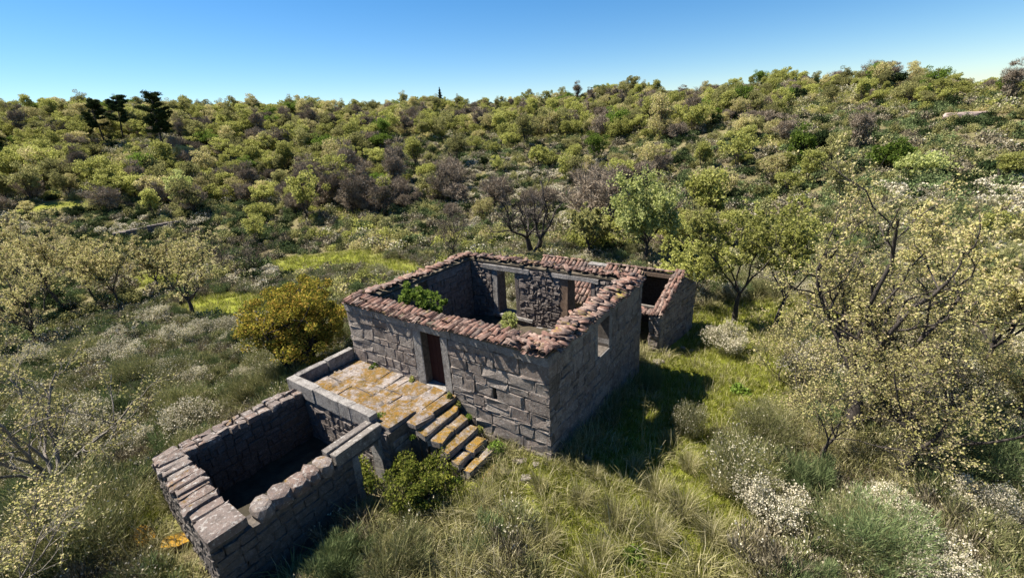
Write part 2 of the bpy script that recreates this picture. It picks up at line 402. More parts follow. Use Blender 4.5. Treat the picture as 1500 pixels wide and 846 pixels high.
def rough_box(name, a, b, mat, parent, amp=.05, step=.25, kind=None):
    """mortar bed or earth mass: a box whose top is uneven"""
    a, b = np.array(a, float), np.array(b, float); nx = max(2, int((b[0]-a[0])/step)); ny = max(2, int((b[1]-a[1])/step))
    V, F = [], []
    for j in range(ny+1):
        for i in range(nx+1):
            x = a[0]+(b[0]-a[0])*i/nx; y = a[1]+(b[1]-a[1])*j/ny
            V.append((x, y, b[2]+rng.normal(0, amp)))
    for j in range(ny):
        for i in range(nx): q = j*(nx+1)+i; F.append((q, q+1, q+nx+2, q+nx+1))
    ring = list(range(nx+1))+[j*(nx+1)+nx for j in range(1, ny+1)]+[ny*(nx+1)+i for i in range(nx-1, -1, -1)]+[j*(nx+1) for j in range(ny-1, 0, -1)]
    n0 = len(V)
    for k in ring: V.append((V[k][0], V[k][1], a[2]))
    for k in range(len(ring)): F.append((ring[k], n0+k, n0+(k+1) % len(ring), ring[(k+1) % len(ring)]))
    ctr = (a+b)/2; ctr[2] = a[2]
    o = link(name, mesh(name, np.array(V)-ctr, F, mat), parent, ctr)
    if kind: tag(o, kind=kind)
    return o
def core(name, parent, fr, rects, th, mat=M_mortar, inset=.022):
    """the rubble heart of a wall, cut round its openings; front face inset behind the stones"""
    mb = MB()
    for (a, b, c, d) in rects:
        P = [fr(a, b)-fr.n*inset, fr(c, b)-fr.n*inset, fr(c, d)-fr.n*inset, fr(a, d)-fr.n*inset]; Q = [p-fr.n*th for p in P]
        f = [(0,1,2,3),(7,6,5,4),(0,4,5,1),(1,5,6,2),(2,6,7,3),(3,7,4,0)]
        if np.cross(P[1]-P[0], P[3]-P[0])@fr.n < 0: f = [q[::-1] for q in f]
        mb.add(P+Q, f)
    V = np.concatenate(mb.v); c0 = V.mean(0); c0[2] = V[:,2].min()
    return link(name, mesh(name, V-c0, mb.f, mat), parent, c0)

# ================================================================== THE HOUSE
HL, HW, HH, TH = 8.575, 7.01, 3.28, .65
Tz = 1.036
house = empty('ruined_house', (4.3, 3.5, -.5), 'roofless granite house with clay tiles on its wall tops and a maroon doorway', 'house')
X_, Y_, Z_ = (1,0,0), (0,1,0), (0,0,1)
# facade, facing -Y
fF = Fr((0,0,0), X_, Z_, (0,-1,0))
holesF = [(3.80,Tz-.1,4.67,2.99), (6.62,1.38,6.76,1.80)]
full = [(0,-1.2,HL,2.99)]
rF = full
for h in holesF: rF = subtract(rF, h)
wallF = core('wall', house, fF, subtract(subtract([(0,-1.2,HL,HH-.03)], (3.80,Tz-.1,4.67,2.99)), holesF[1]), TH-.07)
wallF['label'] = 'front wall of large granite blocks with the maroon doorway'
rs = subtract(rF, (3.42,Tz-.1,5.00,2.99))
rs = [r for r in rs]
masonry(wallF, fF, subtract(rs, (0,-1.2,4.9,.85)), 1.0, .43, M_stone, 11, .14, .014, jit=.008, gap=.006)
for (a, c) in ((3.44,3.80),(4.67,4.98)):
    stone([fF(a,Tz-.05), fF(c,Tz-.05), fF(c,2.985), fF(a,2.985)], fF.n, .30, M_slab, wallF, 'door_jamb', .012, .006, .006, .004)
xs = [-.02,1.55,3.25,5.15,6.6,7.75,HL+.03]
for a, c in zip(xs[:-1], xs[1:]):
    stone([fF(a,2.99), fF(c,2.99), fF(c,HH), fF(a,HH)], fF.n, .25, M_slab, wallF, 'cornice_slab', .03, .006, .008, .004).location.y -= .03
# door leaf, recessed
door = link('door', mesh('door', [], [], M_door), house, (4.235, .30, Tz))
mb = MB()
for k in range(5):
    x0 = -.43+k*.172; mb.add([], [])
    o = MB(); o.box((x0+.005, -.018-.004*(k % 2), .02), (x0+.167, .02, 1.93))
    link('plank', o.mesh('plank', M_door), door, (4.235, .30, Tz))
o = MB(); o.box((-.42,.021,.25), (.42,.05,.37)); o.box((-.42,.021,1.5), (.42,.05,1.62)); 
door.data = o.mesh('door', M_door)
stone([(3.78,-.05,Tz+.012),(4.69,-.05,Tz+.012),(4.69,.5,Tz+.012),(3.78,.5,Tz+.012)], Z_, .2, M_slab, wallF, 'threshold', .01, .006, .004, .003)
# right wall, facing +X
fR = Fr((HL,0,0), Y_, Z_, (1,0,0))
hR = (3.08,1.77,3.96,3.0)
wallR = core('wall', house, fR, subtract([(TH-.03,-1.8,HW-TH+.03,HH-.035)], hR), TH-.07)
wallR['label'] = 'right wall of squared granite blocks with one window'
masonry(wallR, fR, subtract([(.0,-1.8,HW,2.99)], (2.86,1.60,4.18,3.0)), .72, .44, M_stone, 23, .14, .012, jit=.008, gap=.006)
stone([fR(2.86,1.60), fR(4.18,1.60), fR(4.18,1.77), fR(2.86,1.77)], fR.n, .60, M_slab, wallR, 'window_sill', .01, .006, .005, .003).location.x += .02
for (a, c) in ((2.86,3.08),(3.96,4.18)):
    stone([fR(a,1.775), fR(c,1.775), fR(c,2.985), fR(a,2.985)], fR.n, .62, M_slab, wallR, 'window_jamb', .008, .005, .005, .003)
ys = [.03,1.3,2.7,4.35,5.7,HW+.02]
for a, c in zip(ys[:-1], ys[1:]):
    stone([fR(a,2.99), fR(c,2.99), fR(c,HH-.002), fR(a,HH-.002)], fR.n, .25, M_slab, wallR, 'cornice_slab', .03, .006, .008, .004).location.x += .03
# back wall, its inner face towards the camera
fB = Fr((0,HW-TH,0), X_, Z_, (0,-1,0))
hB1, hB2 = (2.15,.92,3.12,2.98), (5.74,1.02,6.75,3.05)
rB = subtract(subtract([(.62,-1.0,HL-.03,HH-.04)], hB1), hB2)
wallB = core('wall', house, fB, rB, TH-.07)
wallB['label'] = 'rough rubble back wall with two openings'
rb = [(.66,.3,HL-.66,HH-.05)]
for h in ((1.85,.80,3.34,2.98),(1.4,2.98,3.9,3.2),(5.36,.90,6.95,3.05),(5.0,3.05,7.1,3.23)): rb = subtract(rb, h)
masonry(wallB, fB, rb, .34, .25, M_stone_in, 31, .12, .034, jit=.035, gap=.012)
def slabB(a, b, c, d, mat, nm, dep=.5, proud=0.0):
    o = stone([fB(a,b), fB(c,b), fB(c,d), fB(a,d)], fB.n, dep, mat, wallB, nm, .012, .008, .006, .004); o.location.y -= proud
slabB(1.85,.93,2.15,2.97,M_slab,'door_jamb'); slabB(3.12,.93,3.34,2.97,M_stone_in,'door_jamb')
slabB(1.4,2.98,3.9,3.2,M_slab,'lintel',.5,.05); slabB(5.0,3.05,7.1,3.23,M_slab,'lintel',.5,.05)
slabB(5.36,.92,5.74,3.04,M_wood,'door_jamb',.6); slabB(6.75,.92,6.95,3.04,M_stone_in,'door_jamb')
slabB(1.85,.80,4.0,.92,M_slab,'sill',.45,.10); slabB(4.2,.55,6.6,.66,M_slab,'sill',.4,.12)
# left wall, inner face towards the camera
fL = Fr((TH,0,0), Y_, Z_, (1,0,0))
hL1 = (2.85,2.25,3.55,3.15)
wallL = core('wall', house, fL, subtract([(TH-.03,-1.6,HW-TH+.03,HH-.045)], hL1), TH-.07)
wallL['label'] = 'left wall in shade with a small square opening'
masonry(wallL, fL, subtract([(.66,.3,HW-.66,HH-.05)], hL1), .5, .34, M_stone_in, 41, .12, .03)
# outer faces (seen only from other positions)
# earth floor
rough_box('earth_floor', (.6,.6,-.6), (HL-.6,HW-.6,.62), M_floor, house, .05, .4)
# mortar beds under the tiles, then the tiles
def tile_run(wall, name, p0, p1, ang, rows, step=.185, skip=.10, seed=0):
    """rows: (outward offset, height, tilt) measured from the wall's outer edge"""
    rnd = random.Random(seed); p0, p1 = np.array(p0, float), np.array(p1, float); Ln = np.linalg.norm(p1-p0); t = (p1-p0)/Ln
    out = np.array([math.sin(ang), -math.cos(ang), 0.0]); under = []
    n = int(Ln/step)
    wander = rnd.uniform(0, 6)
    for ri, (off, hz, tilt) in enumerate(rows):
        for k in range(n):
            s = (k+.5)*step+rnd.gauss(0, .018)
            lift = .035*math.sin(s*1.1+wander)+.02*math.sin(s*3.7)
            q = p0+t*s+out*(off+rnd.gauss(0, .045)+(.10 if rnd.random() < .12 else 0))
            if rnd.random() > skip:
                put_tile(wall, (q[0], q[1], hz+lift+abs(rnd.gauss(0, .022))), ang+rnd.gauss(0, .13)+.10*math.sin(s*.9), tilt+rnd.gauss(0, .08), rnd.gauss(0, .14))
            q2 = p0+t*(s+step/2)+out*(off+.02+rnd.gauss(0, .02))
            under.append(tile_mat4((q2[0], q2[1], hz+lift+.03), ang+rnd.gauss(0, .06), tilt, math.pi+rnd.gauss(0, .1)))
    return under
a0 = 0.0; aR = math.pi/2; aB = math.pi; aLf = -math.pi/2
rough_box('mortar_bed', (.0,-.06,HH-.01), (HL,TH,HH+.07), M_bed, wallF, .02, .15)
rough_box('mortar_bed', (HL-TH,.66,HH-.013), (HL+.06,HW-.66,HH+.07), M_bed, wallR, .02, .15)
rough_box('mortar_bed', (.02,HW-TH,HH-.012), (HL,HW+.05,HH+.06), M_bed, wallB, .03, .15)
rough_box('mortar_bed', (-.05,.66,HH-.014), (TH,HW-.66,HH+.06), M_bed, wallL, .03, .15)
u = tile_run(wallF, 't', (-.05,0,0), (HL-.1,0,0), a0, [(-.09,HH+.09,.17),(-.42,HH+.15,.13)], seed=1)
stuff_tiles('channel_tiles', wallF, u)
u = tile_run(wallR, 't', (HL,.25,0), (HL,HW-.05,0), aR, [(-.02,HH+.09,.18),(-.37,HH+.15,.13)], seed=2)
stuff_tiles('channel_tiles', wallR, u)
u = tile_run(wallB, 't', (HL-.2,HW,0), (0.2,HW,0), aB, [(-.02,HH+.08,.18),(-.38,HH+.14,.12)], seed=3, skip=.12)
stuff_tiles('channel_tiles', wallB, u[::2])
u = tile_run(wallL, 't', (0,HW-.3,0), (0,.4,0), aLf, [(-.02,HH+.08,.18),(-.36,HH+.14,.12)], seed=4, skip=.10)
stuff_tiles('channel_tiles', wallL, u[::2])
# loose broken tiles heaped on the corner and here and there
rnd = random.Random(5)
for k in range(34):
    x = HL-abs(rnd.gauss(.15, .45)); y = rnd.uniform(-.05, .5)
    put_tile(wallF, (x, y, HH+.17+rnd.uniform(0,.07)), rnd.uniform(-.3, 1.9), rnd.gauss(.1,.12), rnd.gauss(0,.3))
for k in range(26):
    y = rnd.uniform(.3, 2.4); put_tile(wallR, (HL-rnd.uniform(.0,.5), y, HH+.18+rnd.uniform(0,.06)), aR+rnd.gauss(0,.5), rnd.gauss(.1,.12), rnd.gauss(0,.3))
for k in range(14):
    y = rnd.uniform(4.5, 6.8); put_tile(wallR, (HL-rnd.uniform(.1,.6), y, HH+.19), aR+rnd.gauss(0,.6), rnd.gauss(.1,.12), rnd.gauss(0,.3))
for k in range(22):
    x = rnd.uniform(.3, 8.3); put_tile(wallB, (x, HW-rnd.uniform(.3,.6), HH+.2), rnd.uniform(0,6.28), rnd.gauss(0,.2), rnd.gauss(0,.3))

# ================================================================== LEAN-TO BEHIND THE HOUSE
ax0, axL, ay0, ay1, ay2 = 1.8, 8.72, 9.0, 11.0, 12.5
zE, zR = .98, 2.28
shed = empty('ruined_outbuilding', (5.3, 10.8, -1), 'low granite outbuilding behind the house with a half collapsed clay tile roof', 'outbuilding')
fG = Fr((axL,9.06,0), np.array((.53,3.44,0))/3.48, Z_, np.array((3.44,-.53,0))/3.48)
GLn = 3.48
def zgab(s): return zE+(zR-zE)*min(1, s/1.98) if s < 1.98 else zR-(zR-1.6)*(s-1.98)/1.5
mb = MB(); ks = np.linspace(0, GLn, 13)
for a, c in zip(ks[:-1], ks[1:]):
    P = [fG(a,-2)-fG.n*.03, fG(c,-2)-fG.n*.03, fG(c,zgab(c)-.05)-fG.n*.03, fG(a,zgab(a)-.05)-fG.n*.03]; Q = [p-fG.n*.45 for p in P]
    mb.add(P+Q, [(0,1,2,3),(7,6,5,4),(0,4,5,1),(1,5,6,2),(2,6,7,3),(3,7,4,0)])
V = np.concatenate(mb.v)-np.array([axL,9.06,-2])
wallG = link('wall', mesh('wall', V, mb.f, M_mortar), shed, (axL,9.06,-2)); wallG['label'] = 'gable end wall of the outbuilding, in shade'
cells = []; split((0,-1.9,GLn,2.2), .5, .34, random.Random(3), cells)
for (a, b, c, d) in cells:
    t0, t1 = zgab(a+.02)-.03, zgab(c-.02)-.03
    if b > min(t0, t1)-.08: continue
    stone([fG(a,b), fG(c,b), fG(c,min(d,t1)), fG(a,min(d,t0))], fG.n, .14, M_stone, wallG, 'stone', .02, .015)
# front end of the gable wall: a squared pillar
masonry(wallG, Fr((8.22,9.03,0), X_, Z_, (0,-1,0)), [(0,-1.9,.48,.95)], .42, .3, M_stone, 8, .14, .035)
# eave wall (front), back wall
fE = Fr((0,9.1,0), X_, Z_, (0,-1,0))
wallE = core('wall', shed, fE, subtract([(ax0,-2,7.4,zE-.12)], (4.2,-2,5.2,.6)), .4); wallE['label'] = 'low eave wall of the outbuilding'
masonry(wallE, fE, subtract([(ax0,-1.4,7.4,zE-.12)], (4.2,-2,5.2,.6)), .5, .32, M_stone, 9)
fK = Fr((0,12.3,0), X_, Z_, (0,-1,0))
wallK = core('wall', shed, fK, [(ax0,-2,8.9,1.5)], .4); wallK['label'] = 'rear wall of the outbuilding'
wl = Fr((ax0,9.1,0), Y_, Z_, (-1,0,0)); wallW = core('wall', shed, wl, [(0,-2,3.3,.9)], .4); wallW['label'] = 'far end wall of the outbuilding'
# ridge beam, rafters, roof deck patches and their tiles
o = MB(); o.box((ax0,-.09,-.1), (8.9,.09,.08)); link('ridge_beam', o.mesh('ridge_beam', M_wood), shed, (0,11.0,zR-.12))
sl = math.atan2(zR-zE, ay1-ay0); sb = math.atan2(zR-1.55, ay2-ay1)
roofS = empty('roof', (5, 11, 2), None); roofS.parent = shed; roofS.location = (5-5.3, 11-10.8, 3); WL[roofS.name] = Vector((5,11,2))
roofS['label'] = 'patchy clay tile roof with a black hole near the gable'
def deck(x0, x1, y0, z0, y1, z1):
    mb = MB(); V = [(x0,y0,z0),(x1,y0,z0),(x1,y1,z1),(x0,y1,z1)]; V += [(a,b,c-.05) for a,b,c in V]
    mb.add(np.array(V)-np.array([5,11,2]), [(0,1,2,3),(7,6,5,4),(0,4,5,1),(1,5,6,2),(2,6,7,3),(3,7,4,0)])
    link('roof_boards', mb.mesh('roof_boards', M_wood), roofS, (5,11,2))
deck(ax0,7.35,8.9,zE,11,zR); deck(ax0,8.3,11.003,zR,12.6,1.56)
rnd = random.Random(12); und = []
for i in range(int((7.35-ax0)/.20)):
    for j in range(6):
        x = ax0+.1+i*.20+rnd.gauss(0,.01); s = .2+j*.40
        y = 8.9+s*math.cos(sl); z = zE+s*math.sin(sl)+.05
        gap_ = (4.4 < x < 5.4 and j > 3) or (6.1 < x < 6.5 and j > 3)
        if not gap_ and rnd.random() > .04 and not (j == 5 and s*math.cos(sl) > 2.0):
            put_tile(roofS, (x, y, z+rnd.uniform(0,.012)), rnd.gauss(0,.05), sl, rnd.gauss(0,.06))
        und.append(tile_mat4((x+.1, y, z+.0), rnd.gauss(0,.04), sl, math.pi))
for i in range(int((8.3-ax0)/.20)):
    for j in range(3):
        x = ax0+.1+i*.20; s = .25+j*.42; y = 11+s*math.cos(sb); z = zR-s*math.sin(sb)+.05
        if rnd.random() > .06 and not (4.4 < x < 5.4 and j == 0): put_tile(roofS, (x, y, z), math.pi+rnd.gauss(0,.06), sb, rnd.gauss(0,.06))
        und.append(tile_mat4((x+.1, y, z), math.pi, sb, math.pi))
stuff_tiles('channel_tiles', roofS, und)
for k in range(17):   # ridge tiles, laid along the ridge
    x = ax0+.2+k*.40
    if 4.3 < x < 5.4: continue
    put_tile(roofS, (x, 11.0, zR+.11+rnd.gauss(0,.01)), math.pi/2+rnd.gauss(0,.06), .04, 0, sc=1.1)
# grey slab bared on the ridge
stone([(4.45,10.8,zR+.03),(5.45,10.8,zR+.03),(5.45,11.25,zR+.03),(4.45,11.25,zR+.03)], Z_, .1, M_slab, roofS, 'ridge_slab', .01, .01, .01, .004)
o = MB(); o.box((7.35,-.05,-.05), (8.35,.05,.04)); link('rafter', o.mesh('rafter', M_bark_pale), roofS, (0,9.35,1.22))
# tile strip on the gable coping
for k in range(15):
    s = .1+k*.155
    for c_ in range(3):
        q = fG(s,zgab(s)+.05+rnd.uniform(0,.03))-fG.n*(.02+.17*c_)
        put_tile(roofS, tuple(q), rnd.gauss(0,.25)+(0 if s < 1.98 else math.pi), (sl if s < 1.98 else sb), rnd.gauss(0,.2))
for k in range(12):
    put_tile(roofS, (rnd.uniform(7.5,8.6), rnd.uniform(8.95,9.25), zE+.08+rnd.uniform(0,.06)), rnd.gauss(0,.4), .3, rnd.gauss(0,.2))

# ================================================================== TERRACE AND STAIR
terrace = empty('stone_terrace', (2.4, -1.3, -.8), 'raised stone terrace covered in orange moss in front of the maroon door', 'terrace')
TY = -2.515
mb = MB(); mb.box((.0,TY+.03,-1.2), (4.75,-.035,Tz-.022)); mb.box((4.753,-1.78,-1.2), (5.15,-.04,Tz-.026))
tc = link('terrace_core', mesh('terrace_core', np.concatenate(mb.v)-np.array([2.4,-1.3,-.8]), mb.f, M_mortar), terrace, (2.4,-1.3,-.8))
fT = Fr((0,0,Tz), X_, Y_, Z_)
masonry(terrace, fT, [(.18,TY+.30,4.1,-.02),(4.1,-1.35,4.72,-.02),(4.72,-1.82,5.17,-.02)], 1.25, .95, M_flag, 5, .14, .010, 'flagstone', .003, .04)
stone([(3.95,TY+.1,Tz+.10),(4.72,TY+.1,Tz+.10),(4.72,-1.36,Tz+.10),(3.95,-1.36,Tz+.10)], Z_, .42, M_flag, terrace, 'edge_block', .03, .03, .01)
masonry(terrace, Fr((4.75,TY,0), Y_, Z_, (1,0,0)), [(.1,-1.1,1.2,.70)], .5, .35, M_stone, 17, .14)
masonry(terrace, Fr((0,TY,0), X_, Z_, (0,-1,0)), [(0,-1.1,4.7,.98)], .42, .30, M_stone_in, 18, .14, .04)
masonry(terrace, Fr((0,TY,0), Y_, Z_, (-1,0,0)), [(0,-1.2,2.5,1.0)], .5, .35, M_stone, 19, .14)
# parapets: upright slabs
Pz = 1.42
par = empty('parapet', (0,0,1)); par.parent = terrace; par.location = (-2.4,1.3,1.8); WL[par.name] = Vector((0,0,1))
for (x0, x1) in ((-.22,1.3),(1.3,2.6),(2.6,3.15),(3.15,4.10)):
    stone([(x0,TY-.06,Pz),(x1,TY-.06,Pz),(x1,TY+.24,Pz),(x0,TY+.24,Pz)], Z_, .50, M_stone_top if False else M_slab, par, 'parapet_slab', .012, .012, .008, .006)
for (y0, y1) in ((TY+.25,-1.15),(-1.15,-.03)):
    dz = .03 if y1 > -.5 else 0
    stone([(-.22,y0,Pz+dz),(.03,y0,Pz+dz),(.03,y1,Pz+dz),(-.22,y1,Pz+dz)], Z_, .62, M_slab, par, 'parapet_slab', .012, .012, .008, .006)
# stair
stair = empty('stone_staircase', (5.9, -1.0, -.4), 'flight of mossy granite steps leading up to the terrace beside the front wall', 'staircase')
for k in range(6):
    z = .86-.2*k+rng.uniform(-.02,.02); x0 = 5.17+k*.375+rng.uniform(-.03,.03); yA = -1.80+.04*k+rng.uniform(-.06,.06); yB = -.26-.07*k
    ym = yA+(yB-yA)*rng.uniform(.35,.65)
    for (ya, yb_) in (((yA, ym), (ym, yB)) if k in (1, 3) else ((yA, yB),)):
        stone([(x0,ya,z+rng.uniform(-.012,.012)),(x0+.37,ya,z),(x0+.36,yb_,z),(x0,yb_,z+rng.uniform(-.015,.015))], Z_, .19, M_step, stair, 'step', .02, .06, .008, .014)
mb = MB()
for k in range(6):
    z = .68-.2*k; x0 = 5.17+k*.375; mb.box((x0-.02-.001*k,-1.72,-1.0), (x0+.24,-.30,z))
link('stair_core', mesh('stair_core', np.concatenate(mb.v)-np.array([5.9,-1.0,-.4]), mb.f, M_mortar), stair, (5.9,-1.0,-.4))

# ================================================================== ROOFLESS PEN
pen = empty('roofless_pen', (2.2, -4.8, -.9), 'roofless walled stone pen below the terrace with a dark inside', 'animal pen')
Qz = 1.15; PY = -7.04; PX = 4.42
def pwall(a, b, lab): 
    mb = MB(); mb.box(np.array(a)-np.array(a), np.array(b)-np.array(a)); o = link('wall', mb.mesh('wall', M_mortar), pen, a); o['label'] = lab; return o
w1 = pwall((.08,PY+.55,-1.6), (.60,TY-.06,Qz-.16), 'far side wall of the pen')
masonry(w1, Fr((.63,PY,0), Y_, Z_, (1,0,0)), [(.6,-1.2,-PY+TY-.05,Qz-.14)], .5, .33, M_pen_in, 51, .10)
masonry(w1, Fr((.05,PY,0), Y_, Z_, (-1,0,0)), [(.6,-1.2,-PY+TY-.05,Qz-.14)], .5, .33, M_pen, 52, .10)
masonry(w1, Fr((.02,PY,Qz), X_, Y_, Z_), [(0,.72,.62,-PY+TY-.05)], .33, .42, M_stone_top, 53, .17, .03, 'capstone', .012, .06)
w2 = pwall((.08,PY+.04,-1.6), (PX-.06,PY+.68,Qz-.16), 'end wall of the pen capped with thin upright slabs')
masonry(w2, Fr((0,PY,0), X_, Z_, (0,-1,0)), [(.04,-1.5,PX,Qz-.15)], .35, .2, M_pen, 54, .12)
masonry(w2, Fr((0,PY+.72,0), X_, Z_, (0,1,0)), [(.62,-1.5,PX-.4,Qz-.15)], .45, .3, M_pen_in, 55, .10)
x = .0; rnd = random.Random(6)
while x < 3.5:
    wd = rnd.uniform(.08, .34); wd = min(wd, 3.62-x) if x > 3.3 else wd; ja = rnd.uniform(-.07,.07); dz = rnd.uniform(-.05,.04)
    stone([(x,PY-.02+ja,Qz+dz),(x+wd,PY-.02+ja,Qz+dz),(x+wd,PY+.74+rnd.uniform(-.06,.05),Qz+dz),(x,PY+.74+rnd.uniform(-.06,.05),Qz+dz)], Z_, .17, M_stone_top, w2, 'capstone', .02, .02, .008, .012)
    x += wd
stone([(x+.01,PY-.04,Qz+.03),(PX+.05,PY-.04,Qz+.03),(PX+.03,PY+.78,Qz+.03),(x+.01,PY+.75,Qz+.03)], Z_, .22, M_stone_top, w2, 'capstone', .02, .03, .01, .008)
w3 = empty('wall', (PX-.25,-4.5,-1)); w3.parent = pen; w3.location = Vector((PX-.25,-4.5,-1))-Vector((2.2,-4.8,-.9)); WL[w3.name] = Vector((PX-.25,-4.5,-1)); w3['label'] = 'near side wall of the pen with a doorway and boulders along its top'
fW = Fr((PX,PY,0), Y_, Z_, (1,0,0)); dh = (3.72,-2,4.42,.72)
o = core('wall_core', w3, fW, subtract([(.70,-1.6,-PY+TY-.07,.80)], dh), .42)
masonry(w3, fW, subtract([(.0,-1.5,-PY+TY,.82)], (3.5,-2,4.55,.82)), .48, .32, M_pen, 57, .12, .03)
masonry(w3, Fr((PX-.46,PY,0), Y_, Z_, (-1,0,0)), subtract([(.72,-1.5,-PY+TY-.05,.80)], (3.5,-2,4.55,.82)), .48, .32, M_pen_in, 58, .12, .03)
for a, c in ((3.48,3.72),(4.42,4.56)):
    stone([fW(a,-1.5), fW(c,-1.5), fW(c,.79), fW(a,.79)], fW.n, .44, M_slab, w3, 'door_jamb', .012, .006, .005, .004)
# double lintel over the doorway, then boulders
stone([(PX-.25,PY+3.05,Qz+.02),(PX+.02,PY+3.05,Qz+.02),(PX+.02,PY+4.62,Qz+.07),(PX-.25,PY+4.62,Qz+.07)], Z_, .36, M_lintel, w3, 'lintel', .012, .012, .008, .006)
stone([(PX-.52,PY+3.0,Qz+.05),(PX-.255,PY+3.0,Qz+.05),(PX-.255,PY+4.68,Qz+.10),(PX-.52,PY+4.68,Qz+.10)], Z_, .36, M_lintel, w3, 'lintel', .012, .012, .008, .006)
def boulder(name, loc, size, mat, parent=None, seed=0, sub=2, flat=.75, rz=0):
    import bmesh
    bm = bmesh.new(); bmesh.ops.create_icosphere(bm, subdivisions=sub, radius=1)
    for v in bm.verts:
        p = v.co.copy(); d = 1+.28*noise.noise(p*1.1+Vector((seed*3.1,0,0)))+.10*noise.noise(p*3+Vector((0,seed,0)))
        q = p*d
        q = Vector([math.copysign(abs(c)**.8, c) for c in q]); q.z = min(q.z, flat)
        v.co = Vector((q.x*size[0], q.y*size[1], q.z*size[2]))
    bmesh.ops.rotate(bm, verts=bm.verts, cent=(0,0,0), matrix=Matrix.Rotation(rz, 3, 'Z'))
    me = bpy.data.meshes.new(name); bm.to_mesh(me); bm.free(); me.materials.append(mat)
    return link(name, me, parent, loc)
yb = PY+.98
for k, (L_, hgt) in enumerate(((.46,.24),(.46,.26),(.50,.24),(.34,.26),(.40,.27))):
    boulder('boulder', (PX-.22, yb+L_/2, .90+hgt*.2), (.31, L_/2*1.12, hgt), M_stone_top, w3, k+1)
    yb += L_*.93

def descend(o):
    for c in o.children: yield c; yield from descend(c)
bpy.context.view_layer.update()
for o in descend(pen):
    if o.type == 'MESH':
        for v in o.data.vertices:
            wx, wy = v.co.x+WL[o.name].x, v.co.y+WL[o.name].y
            v.co.y += .40*(1-min(max(wx/4.3, 0), 1))*min(max((wy-TY)/(PY-TY), 0), 1.1)
# ================================================================== PLANTS: mesh makers
def kites(P, size, D=None, asp=.55, up=.35, rg=rng):
    """leaf quads centred at P; D = long axis (random if None)"""
    n = len(P); size = np.broadcast_to(size, (n,))
    if D is None:
        D = rg.normal(size=(n,3))
    D = D/np.linalg.norm(D, axis=1, keepdims=True)
    W = rg.normal(size=(n,3)); W[:,2] *= (1-up)
    W = np.cross(D, W+1e-5); W /= np.linalg.norm(W, axis=1, keepdims=True)
    s = size[:,None]
    A = P-D*s*.5; B = P+D*s*.5; m = P+D*s*.06; w_ = W*s*asp*.5
    V = np.stack([A, m+w_, B, m-w_], 1).reshape(-1, 3)
    return V, np.arange(n*4).reshape(-1, 4)
def tubes(polys, sides=5):
    """polys: list of (points (k,3), radii (k)) -> quads"""
    VV, FF, n = [], [], 0
    for P, r in polys:
        P = np.asarray(P, float); k = len(P); sd_ = sides if r[0] > .03 else (4 if r[0] > .012 else 3)
        T = np.gradient(P, axis=0); T /= np.linalg.norm(T, axis=1, keepdims=True)+1e-9
        ref = np.array([0,0,1.]) if abs(T[0,2]) < .9 else np.array([1.,0,0])
        U = np.cross(T, ref); U /= np.linalg.norm(U, axis=1, keepdims=True)+1e-9; W = np.cross(T, U)
        a = np.arange(sd_)*2*np.pi/sd_
        V = P[:,None,:]+np.asarray(r)[:,None,None]*(np.cos(a)[None,:,None]*U[:,None,:]+np.sin(a)[None,:,None]*W[:,None,:])
        i, j = np.meshgrid(np.arange(k-1), np.arange(sd_), indexing='ij'); q = i*sd_+j; q2 = i*sd_+(j+1) % sd_
        FF.append(np.stack([q, q2, q2+sd_, q+sd_], -1).reshape(-1,4)+n); VV.append(V.reshape(-1,3)); n += k*sd_
    return np.concatenate(VV), np.concatenate(FF)
def grow(p, d, L, r, rg, wig=.25, k=6, up=.08):
    """a crooked limb"""
    P = [np.array(p, float)]; d = np.array(d, float); d /= np.linalg.norm(d)
    for i in range(k):
        d = d+rg.normal(0, wig, 3)*np.array([1,1,.7]); d[2] += up; d /= np.linalg.norm(d)
        P.append(P[-1]+d*L/k)
    P = np.array(P); rr = r*np.linspace(1, .42, k+1); return P, rr, d
